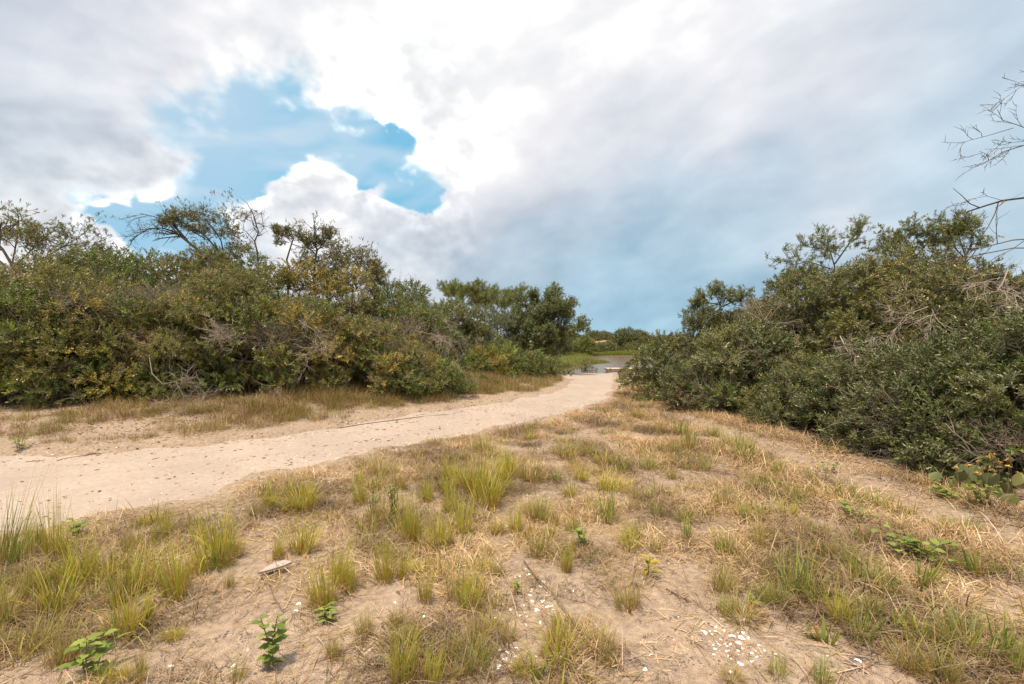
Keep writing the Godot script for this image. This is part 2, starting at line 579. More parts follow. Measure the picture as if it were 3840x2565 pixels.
func make_spray(s: int, n: int, l: float, leaf_l: float, leaf_w: float, open: float) -> ArrayMesh:
	var r := rng_of(s)
	var b := Buf.new()
	var bendx := r.randf_range(-0.3, 0.3)
	var forks := 3
	var per := n / forks
	for f in forks:
		var lean := Vector3(r.randf_range(-0.55, 0.55), 0, r.randf_range(-0.55, 0.55)) if f > 0 else Vector3(bendx, 0, 0)
		var start := 0.0 if f == 0 else r.randf_range(0.15, 0.45)
		var fl := l * (1.0 if f == 0 else r.randf_range(0.5, 0.75))
		for k in per:
			var t := pow((k + 0.6) / per, 0.75)
			var p := Vector3(bendx * start * start * l, start * l, 0) + (Vector3.UP + lean * t).normalized() * fl * t
			var a := k * 2.4 + f * 1.3 + r.randf_range(-0.4, 0.4)
			var tilt := open * lerpf(1.15, 0.5, t) + r.randf_range(-0.2, 0.2)
			var d := (Vector3(cos(a) * sin(tilt), cos(tilt), sin(a) * sin(tilt)) + lean * 0.4).normalized()
			var shade := r.randf_range(0.62, 0.98)
			var col := Color(shade, shade * r.randf_range(0.94, 1.06), shade * r.randf_range(0.8, 1.0))
			if r.randf() < 0.04: col = Color(1.0, 0.72, 0.55)
			b.leaf(p, d, (Vector3.UP + on_sphere(r) * 0.6).normalized(), leaf_l * r.randf_range(0.7, 1.15), leaf_w * r.randf_range(0.8, 1.15), r.randf_range(-0.05, 0.3), col)
	return b.mesh(mats.leaf)

func make_twig(s: int, l: float, r0: float, dense: int) -> ArrayMesh:
	var r := rng_of(s)
	var b := Buf.new()
	twig_into(b, Vector3.ZERO, Vector3.UP, l, r0, 3, dense, r)
	return b.mesh(mats.twig)

func twig_into(b: Buf, p: Vector3, d: Vector3, l: float, r0: float, level: int, dense: int, r: RandomNumberGenerator) -> void:
	var pts := PackedVector3Array([p])
	var m := 4 if level > 1 else 3
	var e := d
	for k in m:
		e = (e + on_sphere(r) * 0.28).normalized()
		pts.append(pts[k] + e * l / m)
	var g := r.randf_range(0.75, 1.0)
	b.tube(pts, r0, r0 * 0.45, 3, Color(g, g * 0.97, g * 0.94), false)
	if level <= 0: return
	for k in dense:
		var t := r.randf_range(0.3, 1.0)
		var i := mini(int(t * m), m - 1)
		var q := pts[i].lerp(pts[i + 1], t * m - i)
		twig_into(b, q, (e + on_sphere(r) * 0.95).normalized(), l * r.randf_range(0.35, 0.65), r0 * 0.55, level - 1, dense, r)

# a limb that forks; the ends are where leaves sit
func grow(b: Buf, ends: Array, p: Vector3, d: Vector3, l: float, r0: float, level: int, c: Dictionary, r: RandomNumberGenerator) -> void:
	var m := maxi(3, int(l / 0.22))
	m = mini(m, 9)
	var pts := PackedVector3Array([p])
	var e := d
	for k in m:
		e = (e + on_sphere(r) * c.wob + Vector3.UP * c.up).normalized()
		pts.append(pts[k] + e * l / m)
	limb(b, ends, pts, r0, level, c, r)

func limb(b: Buf, ends: Array, pts: PackedVector3Array, r0: float, level: int, c: Dictionary, r: RandomNumberGenerator) -> void:
	var m := pts.size() - 1
	var g := r.randf_range(0.8, 1.0)
	var l := 0.0
	for k in m: l += pts[k].distance_to(pts[k + 1])
	var trunk: bool = l > 1.9 * c.get("cap", 1.1)
	l = minf(l, c.get("cap", 1.1))
	b.tube(pts, r0, r0 * (0.5 if level > 0 else 0.35), 6 if r0 > 0.03 else (4 if r0 > 0.012 else 3), Color(g, g * 0.97, g * 0.93))
	var last := (pts[m] - pts[m - 1]).normalized()
	if level <= 0:
		ends.append([pts[m], last])
		ends.append([pts[maxi(m - 2, 0)].lerp(pts[m - 1], r.randf()), (last + on_sphere(r) * 0.5).normalized()])
		return
	var kids: int = c.kids
	for k in kids:
		var t: float = lerpf(maxf(c.from, 0.72) if trunk else c.from, 1.0, (k + r.randf()) / kids)
		var i := mini(int(t * m), m - 1)
		var q := pts[i].lerp(pts[i + 1], t * m - i)
		var e := (pts[i + 1] - pts[i]).normalized()
		var out: Vector3 = (e * c.ahead + on_sphere(r)).normalized()
		if c.flat > 0.0: out.y *= 1.0 - c.flat
		grow(b, ends, q, out.normalized(), l * r.randf_range(c.short, c.short + 0.22), maxf(r0 * 0.48, 0.0032), level - 1, c, r)
	ends.append([pts[m], last])

# shrub: low limbs, and leaf sprays on the outside of a heap of lobes
# at, h, rad in metres; o: seed, palette (list of [weight, Color]), set (sprays or rounds), dense, twigs, skirt, lobes
func shrub(called: String, label: String, category: String, group: String, at: Vector3, h: float, rad: float, o: Dictionary) -> Node3D:
	var r := rng_of(o.seed)
	var t := base(called, at)
	tag(t, label, category, group)
	var lobes := []
	var n: int = o.get("lobes", 13)
	var squash: float = o.get("squash", 0.62)
	for k in n:
		var a := k * 2.399 + r.randf_range(-0.4, 0.4)
		var q := sqrt((k + 0.5) / n)
		var lr: float = (0.30 + 0.17 * r.randf()) * minf(rad, h * 0.75) * o.get("lobe", 1.0)
		var dome := sqrt(maxf(0.0, 1.0 - q * q * 0.86))
		var y := h * dome * r.randf_range(0.86, 1.06) - lr * squash * r.randf_range(0.8, 1.1)
		lobes.append([Vector3(cos(a) * q * rad * 0.86, maxf(y, lr * 0.5), sin(a) * q * rad * 0.86), lr])
		# lower storeys of the same heap
		while y > h * 0.38 and o.get("skirt", true):
			y -= h * r.randf_range(0.24, 0.36)
			var q2 := minf(q * r.randf_range(1.05, 1.35) + 0.08, 1.0)
			var a2 := a + r.randf_range(-0.5, 0.5)
			lobes.append([Vector3(cos(a2) * q2 * rad * 0.92, maxf(y, lr * 0.45), sin(a2) * q2 * rad * 0.92), lr * r.randf_range(0.8, 1.1)])
	# limbs
	var b := Buf.new()
	var stems: int = o.get("stems", 4)
	for k in stems:
		var foot := Vector3(r.randf_range(-1, 1), 0, r.randf_range(-1, 1)) * rad * 0.18
		foot.y = -0.1
		var mine := []
		for q in lobes.size():
			if q % stems == k: mine.append(lobes[q])
		var knee := foot + Vector3(r.randf_range(-0.4, 0.4) * rad, h * 0.35, r.randf_range(-0.4, 0.4) * rad)
		var sr := 0.018 + 0.012 * h
		b.tube(PackedVector3Array([foot, foot.lerp(knee, 0.5) + Vector3(r.randf_range(-0.1, 0.1), 0, r.randf_range(-0.1, 0.1)), knee]), sr, sr * 0.75, 6, Color(0.85, 0.82, 0.8))
		for q in mine:
			var c: Vector3 = q[0]
			var mid := knee.lerp(c, 0.5) + on_sphere(r) * 0.15
			b.tube(PackedVector3Array([knee, mid, c]), sr * 0.6, 0.009, 5, Color(0.9, 0.87, 0.84), false)
			for z in 5:
				var out: Vector3 = (on_sphere(r) + Vector3(c.x, 0, c.z).normalized() * 0.5).normalized()
				b.tube(PackedVector3Array([c, c + out * q[1] * 0.5 + on_sphere(r) * 0.06, c + out * q[1]]), 0.008, 0.003, 3, Color(0.9, 0.87, 0.84), false)
	put(b.mesh(mats.bark), "trunk", t)
	var where := []
	var tints := PackedColorArray()
	var twhere := []
	var ttints := PackedColorArray()
	var dense: float = o.get("dense", 1.0)
	var size: float = o.get("size", 1.0)
	var twigs: float = o.get("twigs", 0.08)
	var pal: Array = o.palette
	var total := 0.0
	for p in pal: total += p[0]
	for q in lobes:
		var c: Vector3 = q[0]
		var lr: float = q[1]
		# each lobe has a leaning of its own in colour
		var pick := r.randf() * total
		var lobe_col: Color = pal[0][1]
		for p in pal:
			pick -= p[0]
			if pick <= 0:
				lobe_col = p[1]
				break
		var dead: bool = r.randf() < o.get("dead", 0.0)
		var m := int(lr * lr * 12.57 * 29.0 * dense / (size * size))
		for k in m:
			var d := on_sphere(r)
			if d.y < -0.55 and r.randf() < 0.7: continue
			var deep := r.randf()
			var reach := lr * (1.0 - 0.5 * deep * deep) * r.randf_range(0.9, 1.08)
			var p := c + Vector3(d.x * reach, d.y * reach * squash, d.z * reach)
			if c.y > h * 0.6 and d.y > 0.1 and r.randf() < 0.07: p += d * lr * r.randf_range(0.1, 0.32)
			if p.y < 0.03: continue
			var hid := false
			for z in lobes:
				if z[0] != c:
					var e: Vector3 = p - z[0]
					e.y /= squash
					if e.length_squared() < z[1] * z[1] * 0.5:
						hid = true
						break
			if hid and r.randf() < 0.8: continue
			var ax := (d * 0.9 + Vector3.UP * 0.45 + on_sphere(r) * 0.55).normalized()
			var f := turned(ax, r.randf_range(0, TAU), size * r.randf_range(0.75, 1.25))
			if r.randf() < (0.8 if dead else twigs):
				twhere.append(Transform3D(f, p - ax * 0.1))
				var g := r.randf_range(0.75, 1.2)
				ttints.append(Color(0.30 * g, 0.25 * g, 0.205 * g))
				if dead or r.randf() < 0.5: continue
			where.append(Transform3D(f, p - ax * 0.12))
			var col := lobe_col
			if r.randf() < 0.38:
				var pk := r.randf() * total
				for z in pal:
					pk -= z[0]
					if pk <= 0:
						col = z[1]
						break
			var g2 := r.randf_range(0.8, 1.2)
			tints.append(Color(col.r * g2, col.g * g2, col.b * g2))
	var set_: Array = o.get("set", sprays)
	var cr := copies(set_[o.seed % set_.size()], where, tints, "crown", t)
	cr.set_meta("kind", "stuff")
	if twhere.size() > 8:
		var tw := copies(bare_twigs[o.seed % bare_twigs.size()], twhere, ttints, "twigs", t)
		tw.set_meta("kind", "stuff")
	return t

# a tree with limbs drawn as lines and forking from there on
func tree(called: String, label: String, category: String, group: String, at: Vector3, limbs: Array, c: Dictionary, leaf: Dictionary) -> Node3D:
	var r := rng_of(c.seed)
	var t := base(called, at)
	tag(t, label, category, group)
	var b := Buf.new()
	var ends := []
	for l in limbs:
		var pts := PackedVector3Array()
		for p in l[0]: pts.append(p - at)
		limb(b, ends, pts, l[1] * c.get("thin", 0.66), l[2], c, r)
	put(b.mesh(mats.bark if not c.get("pale", false) else mats.dead), "trunk", t)
	if leaf:
		var where := []
		var tints := PackedColorArray()
		for e in ends:
			for k in leaf.per:
				if r.randf() > leaf.chance: continue
				if leaf.has("below") and e[0].y + at.y > leaf.below: continue
				if leaf.has("right_of") and e[0].x + at.x < leaf.right_of: continue
				var ax: Vector3 = (e[1] + Vector3.UP * 0.4 + on_sphere(r) * leaf.get("loose", 0.8)).normalized()
				where.append(Transform3D(turned(ax, r.randf_range(0, TAU), leaf.size * r.randf_range(0.7, 1.2)), e[0] + on_sphere(r) * leaf.get("spread", 0.12) - ax * 0.1))
				var p: Color = leaf.palette[r.randi() % leaf.palette.size()]
				var g := r.randf_range(0.8, 1.2)
				tints.append(Color(p.r * g, p.g * g, p.b * g))
		if where.size():
			var set_: Array = leaf.get("set", sprays)
			var cr := copies(set_[c.seed % set_.size()], where, tints, "crown", t)
			cr.set_meta("kind", "stuff")
	return t

func at_px(x: float, y: float, d: float) -> Vector3:
	return Vector3((x - PX) / F * d, EYE + (PY - y) / F * d, -d)

var tree_drop := 0.0

func line_px(pts: Array, d: float, d2 := -1.0) -> Array:
	var r := []
	for k in pts.size():
		var dd := d if d2 < 0 else lerpf(d, d2, float(k) / (pts.size() - 1))
		if pts[k].size() > 2: dd = pts[k][2]
		r.append(at_px(pts[k][0], pts[k][1] + tree_drop, dd))
	return r

# ------------------------------------------------------------------ grass

var tufts := {}
var thatches := []

func make_tuft(s: int, green: Array, n: int, hgt: float, rad: float, w: float, straw: float, fall: float) -> ArrayMesh:
	var r := rng_of(s)
	var b := Buf.new()
	for k in n:
		var a := r.randf_range(0, TAU)
		var q := rad * sqrt(r.randf()) * 0.45
		var p := Vector3(cos(a) * q, -0.015, sin(a) * q)
		var lean := r.randf_range(0.02, 0.38) if r.randf() < 0.7 else r.randf_range(0.35, 1.0)
		var a2 := a + r.randf_range(-0.9, 0.9)
		var d := Vector3(cos(a2) * lean, 1, sin(a2) * lean).normalized()
		var side := Vector3(-sin(a2 + r.randf_range(-0.8, 0.8)), 0, cos(a2)).normalized()
		var l := hgt * (0.25 + 0.85 * pow(r.randf(), 0.8))
		var col: Color = green[r.randi() % green.size()]
		var g := r.randf_range(0.8, 1.15)
		b.blade(p, d, side, l, w * r.randf_range(0.7, 1.2), r.randf_range(0.5, 1.1) if r.randf() < 0.14 else fall * r.randf_range(0.3, 1.3), Color(col.r * g, col.g * g, col.b * g), 4)
	for k in n / 18:
		var a := r.randf_range(0, TAU)
		b.blade(Vector3(cos(a) * rad * 0.1, 0, sin(a) * rad * 0.1), Vector3(cos(a) * r.randf_range(0.1, 0.6), 1, sin(a) * 0.3).normalized(), Vector3(-sin(a), 0, cos(a)), hgt * r.randf_range(1.1, 1.5), w * 0.55, 0.12, Color(0.40, 0.33, 0.12), 4)
	# dry outer leaves and sheaths round the foot
	var dry := [Color(0.48, 0.27, 0.07), Color(0.40, 0.24, 0.11), Color(0.50, 0.35, 0.16), Color(0.32, 0.17, 0.07)]
	for k in int(n * straw):
		var a := r.randf_range(0, TAU)
		var q := rad * sqrt(r.randf()) * 0.5
		var p := Vector3(cos(a) * q, -0.015, sin(a) * q)
		var lean := r.randf_range(0.15, 0.9)
		var d := Vector3(cos(a) * lean, 1, sin(a) * lean).normalized()
		var col: Color = dry[r.randi() % 4]
		var g := r.randf_range(0.75, 1.15)
		b.blade(p, d, Vector3(-sin(a), 0, cos(a)), hgt * r.randf_range(0.18, 0.55), w * r.randf_range(0.7, 1.1), r.randf_range(0.15, 0.7), Color(col.r * g, col.g * g, col.b * g), 4)
	return b.mesh(mats.grass)

func make_thatch(s: int, n: int, rad: float, hgt: float, cols: Array) -> ArrayMesh:
	var r := rng_of(s)
	var b := Buf.new()
	for k in n:
		var a := r.randf_range(0, TAU)
		var q := rad * sqrt(r.randf())
		var p := Vector3(cos(a) * q, r.randf_range(-0.01, hgt * 0.25), sin(a) * q)
		var lean := r.randf_range(0.6, 3.5)
		var a2 := r.randf_range(0, TAU)
		var d := Vector3(cos(a2) * lean, 1, sin(a2) * lean).normalized()
		var col: Color = cols[r.randi() % cols.size()]
		var g := r.randf_range(0.65, 1.15)
		b.blade(p, d, Vector3(-sin(a2), r.randf_range(-0.5, 0.5), cos(a2)).normalized(), hgt * r.randf_range(0.8, 2.4), 0.0042 * r.randf_range(0.7, 1.3), r.randf_range(0.1, 0.8), Color(col.r * g, col.g * g, col.b * g), 3)
	return b.mesh(mats.straw)

func _ready() -> void:
	# ---------------------------------------------------------------- camera, sky, sun, exposure
	var cam := Camera3D.new()
	cam.name = "camera"
	cam.position = Vector3(0, EYE, 0)
	cam.fov = rad_to_deg(2.0 * atan(1282.5 / F))
	cam.near = 0.05
	cam.far = 4000.0
	cam.current = true
	add_child(cam)

	var env := Environment.new()
	env.background_mode = Environment.BG_SKY
	var pano := PanoramaSkyMaterial.new()
	pano.panorama = ImageTexture.create_from_image(make_sky())
	pano.energy_multiplier = 1.0
	env.sky = Sky.new()
	env.sky.sky_material = pano
	env.tonemap_mode = Environment.TONE_MAPPER_LINEAR
	env.tonemap_exposure = EXPOSURE
	env.sdfgi_enabled = true
	env.ssao_enabled = true
	env.ssil_enabled = true
	var we := WorldEnvironment.new()
	we.name = "environment"
	we.environment = env
	add_child(we)

	var sun := DirectionalLight3D.new()
	sun.name = "sun"
	sun.light_energy = 1.1
	sun.light_angular_distance = 7.0
	sun.light_color = srgb(255, 233, 202)
	sun.shadow_enabled = true
	add_child(sun)
	# high, behind thin cloud; the scrub on both sides is lit from above
	sun.look_at_from_position(Vector3(-0.16, 1.0, 0.22), Vector3.ZERO)

	mats.leaf = plain(0.42, Color(0.55, 0.6, 0.3), 0.55)
	mats.twig = plain(0.9, Color.BLACK, 0.2)
	mats.grass = plain(0.55, Color(0.7, 0.72, 0.4), 0.35)
	mats.straw = plain(0.75, Color(0.35, 0.32, 0.28), 0.3)
	mats.bark = plain(0.9, Color.BLACK, 0.2)
	mats.bark.albedo_color = lin(0.115, 0.09, 0.075)
	mats.dead = plain(0.9, Color.BLACK, 0.2)
	mats.dead.albedo_color = lin(0.36, 0.31, 0.27)
	mats.chip = plain(0.6, Color.BLACK, 0.4)

	# ---------------------------------------------------------------- land
	lay_land()
	var tile := grain(31, 1024, 1.0)
	var smooth_tile := grain(35, 1024, 0.35)
	var sand_mat := StandardMaterial3D.new()
	sand_mat.vertex_color_use_as_albedo = true
	sand_mat.albedo_texture = tile[0]
	sand_mat.uv1_scale = Vector3(0.62, 0.62, 0.62)
	sand_mat.roughness = 0.95
	sand_mat.metallic_specular = 0.2
	sand_mat.heightmap_enabled = true
	sand_mat.heightmap_texture = tile[1]
	sand_mat.heightmap_scale = 2.6
	var track_mat: StandardMaterial3D = sand_mat.duplicate()
	track_mat.albedo_texture = smooth_tile[0]
	track_mat.heightmap_texture = smooth_tile[1]
	track_mat.heightmap_scale = 0.12
	track_mat.uv1_scale = Vector3(0.53, 0.53, 0.53)

	var xs := lines_of(-1800.0, 1800.0, 0.0, 5.5, 0.07, 1.055)
	var ds := lines_of(-8.0, 2500.0, 2.0, 7.0, 0.07, 1.022)
	var land := put(sheet(xs, ds, false).mesh(sand_mat), "ground", self)
	land.set_meta("kind", "structure")
	var txs := lines_of(-17.0, 8.0, -1.0, 6.0, 0.085, 1.03)
	var tds := lines_of(1.0, 37.0, 3.0, 12.0, 0.085, 1.03)
	var road := put(sheet(txs, tds, true).mesh(track_mat), "path", self)
	road.set_meta("kind", "structure")

	# pond
	var ripple := FastNoiseLite.new()
	ripple.seed = 41
	ripple.frequency = 0.012
	var wn := NoiseTexture2D.new()
	wn.width = 512
	wn.height = 512
	wn.seamless = true
	wn.as_normal_map = true
	wn.bump_strength = 3.0
	wn.noise = ripple
	var water_mat := StandardMaterial3D.new()
	water_mat.albedo_color = lin(0.17, 0.115, 0.075)
	water_mat.roughness = 0.16
	water_mat.metallic_specular = 0.5
	water_mat.normal_enabled = true
	water_mat.normal_texture = wn
	water_mat.normal_scale = 0.35
	water_mat.uv1_scale = Vector3(30, 40, 1)
	var wp := PlaneMesh.new()
	wp.size = Vector2(100, 66)
	wp.material = water_mat
	var pool := put(wp, "water", self, Vector3(46, -0.98, -66))
	pool.set_meta("kind", "structure")

	# ---------------------------------------------------------------- leaves shared by all the scrub
	for k in 4:
		sprays.append(make_spray(100 + k, 48, 0.33, 0.066, 0.018, 1.05))
		rounds.append(make_spray(140 + k, 48, 0.30, 0.046, 0.021, 1.1))
		bare_twigs.append(make_twig(160 + k, 0.42, 0.007, 3))
	for k in 2: needles.append(make_spray(180 + k, 90, 0.30, 0.16, 0.006, 0.9))
	plant_thickets()
	plant_far_shore()
	plant_trees()
	lay_grass()
	lay_small_things()

const OLIVE := Color(0.242, 0.227, 0.066)
const GOLD := Color(0.391, 0.310, 0.063)
const GREEN := Color(0.180, 0.231, 0.057)
const DARK := Color(0.143, 0.165, 0.065)
const SAGE := Color(0.218, 0.224, 0.107)
const BROWN := Color(0.270, 0.190, 0.103)
const FRESH := Color(0.322, 0.391, 0.063)

func place(cx: float, d: float, top: float, hw: float) -> Array:
	var x := (cx - PX) / F * d
	var g := height(x, d)
	return [Vector3(x, g, -d), EYE + (PY - top) / F * d - g, hw / F * d]

func plant_thickets() -> void:
	var left_pal := [[4.0, OLIVE], [1.6, GOLD], [1.4, GREEN], [1.5, BROWN], [0.8, SAGE]]
	var lg := "scrub of the thicket beyond the sand path"
	# cx, distance, top, half width, palette, set, twigs, label
	var warm := [[3.0, OLIVE], [1.6, GREEN], [1.2, GOLD], [0.8, BROWN]]
	var mossy := [[2.4, GREEN], [2.0, OLIVE], [0.7, SAGE], [0.5, FRESH]]
	var dry_ := [[2.4, OLIVE], [1.0, BROWN], [1.0, GOLD], [1.0, GREEN]]
	var rows := [
		[-130, 10.6, 985, 250, warm, 0.10, "olive scrub oak at the end of the thicket, grey twigs between small leaves"],
		[110, 10.9, 1050, 190, mossy, 0.06, "green scrub oak at the bank with glossy leaves hanging low"],
		[330, 11.4, 1025, 200, warm, 0.10, "dense olive scrub oak between the low green one and the bleached branch"],
		[560, 11.9, 1065, 190, mossy, 0.10, "dark green scrub oak behind the bleached dead branch on the bank"],
		[760, 12.2, 1030, 180, warm, 0.08, "rounded olive scrub oak below the bare forked tree"],
		[950, 12.7, 1060, 170, mossy, 0.07, "green rounded scrub oak beside the snag in the bank grass"],
		[1130, 13.1, 1075, 165, [[2.0, GOLD], [2.0, OLIVE], [1.5, GREEN]], 0.12, "yellowish scrub oak with a fan of grey twigs on its side"],
		[1310, 13.8, 1150, 150, dry_, 0.14, "brownish olive scrub oak beside the fan of grey twigs"],
		[1490, 13.7, 1215, 150, [[2.0, OLIVE], [1.2, GOLD], [1.0, GREEN], [0.8, BROWN]], 0.16, "scrub oak with dead grey twigs across its crown where the path bends"],
		[1650, 13.9, 1335, 130, [[2.0, GREEN], [1.5, OLIVE], [0.8, FRESH]], 0.05, "low green bush standing forward at the edge of the grass bank"],
		[20, 13.4, 950, 230, warm, 0.10, ""], [270, 13.7, 960, 215, warm, 0.09, ""], [500, 13.9, 945, 210, mossy, 0.08, ""], [730, 14.1, 930, 200, warm, 0.08, ""], [930, 14.3, 945, 190, warm, 0.08, ""],
		[1110, 14.8, 975, 170, [[2.0, GOLD], [2.0, OLIVE], [1.0, FRESH]], 0.08, ""], [1290, 15.2, 1025, 160, warm, 0.10, ""], [1440, 15.8, 1070, 165, warm, 0.08, ""], [1590, 16.5, 1125, 140, mossy, 0.08, ""],
		[420, 16.2, 925, 260, warm, 0.08, ""], [860, 16.4, 920, 230, mossy, 0.10, ""],
		[1510, 18.8, 1035, 175, [[2.0, OLIVE], [1.5, DARK], [1.0, GREEN]], 0.06, "dark rounded scrub oak rising behind the twiggy one at the bend"],
		[1660, 20.5, 1090, 150, [[2.0, OLIVE], [1.2, SAGE], [1.0, GREEN]], 0.06, ""],
		[1755, 21.0, 1150, 120, [[1.5, DARK], [1.5, OLIVE]], 0.05, "round dark olive bush in front of the flat-topped pines"],
		[1860, 24.5, 1140, 145, [[2.0, DARK], [1.5, SAGE]], 0.05, ""],
		[1850, 18.6, 1275, 140, [[2.0, GREEN], [1.8, GOLD], [1.0, FRESH]], 0.04, "low yellow-green bush in front of the spreading live oak"],
		[1980, 19.5, 1300, 105, [[2.0, GREEN], [1.5, OLIVE], [0.8, GOLD]], 0.05, "low green bush joining the yellow-green one below the live oak"],
		[2060, 21.0, 1335, 80, [[2.0, GREEN], [1.5, OLIVE]], 0.06, "small low bush at the end of the thicket where the path drops away"],
		[1790, 16.0, 1405, 80, [[2.0, OLIVE], [1.5, GREEN]], 0.10, "tiny knee-high bush in the dry grass by the path bend"],
	]
	var back := 0
	var back_labels := ["olive scrub oak top under the open flat-topped oak", "brownish scrub oak top between the open oak and the low leafless tree", "green scrub oak top under the arching bare arm", "olive scrub oak top at the foot of the leaning oak", "olive scrub oak top under the small leafless forked tree", "yellow-green scrub oak top under the crooked thin tree", "olive scrub oak top under the spreading brown-leaved tree", "brown scrub oak top under the twiggy tree on the falling edge", "green scrub oak top behind the twig-covered one at the bend", "brown scrub oak top behind the low leafless twiggy tree", "mossy green scrub oak top behind the leaning oak", "olive scrub oak top beside the umbrella-shaped pine", "grey-green scrub oak top between the wider pine and the live oak"]
	var s := 200
	for q in rows:
		var p := place(q[0], q[1] * (0.91 if q[1] < 14.5 else 0.95), q[2], q[3])
		s += 1
		var lab: String = q[6] if q[6] else back_labels[back]
		if not q[6]: back += 1
		shrub("scrub_oak" if q[2] < 1280 else "bush", lab, "shrub", lg, p[0], p[1], p[2], {"seed": s, "palette": q[4], "twigs": q[5] * 0.7, "set": rounds if s % 3 == 0 or q[1] > 18 else sprays, "size": [0.72, 1.0, 0.84, 0.92, 0.76][s % 5], "dense": 1.0 if q[6] else 0.85, "lobes": 11 if q[3] > 180 else 8, "dead": 0.05 if q[5] > 0.09 else 0.0})
	# right-hand side
	var rg := "scrub along the grass field"
	var rpal := [[3.0, SAGE], [2.0, OLIVE], [2.0, DARK], [0.6, GREEN]]
	var rr := [
		[2475, 13.4, 1262, 120, rpal, 0.06, "rounded grey-green shrub at the tip of the thicket where the path ends"],
		[2630, 11.2, 1345, 125, rpal, 0.06, "low grey-green shrub with a leafy spray reaching out over the grass"],
		[2650, 14.0, 1125, 150, rpal, 0.05, "grey-green shrub with a leafy tip against the sky"],
		[2830, 11.0, 1180, 190, rpal, 0.06, "broad grey-green wax myrtle behind the low leafy shrub"],
		[3010, 12.0, 1000, 220, [[2.0, SAGE], [2.0, OLIVE], [1.0, GREEN]], 0.07, "tall olive wax myrtle with brown twigs showing at its top"],
		[3060, 9.2, 1330, 190, rpal, 0.05, "dark wax myrtle with fine narrow leaves above the prickly pear"],
		[3300, 10.2, 950, 260, [[2.0, OLIVE], [2.0, SAGE], [0.8, GREEN]], 0.07, "tall brownish wax myrtle full of grey twigs"],
		[3330, 7.6, 1290, 240, [[3.0, DARK], [2.0, SAGE], [0.7, GREEN]], 0.04, "dark green wax myrtle bulging over the bare sand strip"],
		[3640, 8.6, 975, 280, [[2.0, OLIVE], [1.5, SAGE], [1.0, GREEN], [0.5, GOLD]], 0.08, "olive wax myrtle below the dead grey limbs"],
		[3640, 6.5, 1230, 280, [[3.0, DARK], [2.0, SAGE]], 0.05, "dark wax myrtle with long narrow leaves beside the yellow flower heads"],
		[3960, 5.6, 1180, 330, [[3.0, DARK], [2.0, GREEN], [1.0, SAGE]], 0.05, "dark wax myrtle at the end of the row behind the prickly pear"],
		[4100, 8.0, 900, 330, [[2.0, DARK], [2.0, OLIVE]], 0.06, ""],
		[3480, 12.0, 915, 240, [[2.0, OLIVE], [1.5, SAGE]], 0.10, ""], [2850, 14.5, 1120, 170, rpal, 0.08, ""],
		[3330, 6.75, 1600, 105, [[2.0, GREEN], [2.0, SAGE]], 0.03, "knee-high leafy wax myrtle sprout beside the bare sand strip"],
		[3560, 5.75, 1640, 140, [[2.0, DARK], [2.0, SAGE]], 0.03, "low skirt of dark narrow leaves beside the prickly pear"],
		[2560, 10.9, 1440, 60, [[2.0, SAGE], [1.0, BROWN]], 0.12, "small dry twiggy bush at the foot of the thicket"],
	]
	for q in rr:
		var p := place(q[0], q[1] * 0.95, q[2], q[3])
		s += 1
		var lab: String = q[6] if q[6] else {4100: "tall dark wax myrtle behind the one at the end of the row", 3480: "olive wax myrtle under the tallest leafy oak top", 2850: "grey-green wax myrtle top beside the small leafy oak top"}[q[0]]
		shrub("wax_myrtle" if q[3] > 100 else "bush", lab, "shrub", rg, p[0], p[1], p[2], {"seed": s, "palette": q[4], "twigs": q[5] * 0.55, "set": sprays, "dense": 1.1, "size": (0.82 if q[1] < 9 else 0.86) * [1.0, 0.9, 1.1][s % 3], "dead": 0.03, "lobes": 13 if q[3] > 150 else 8})

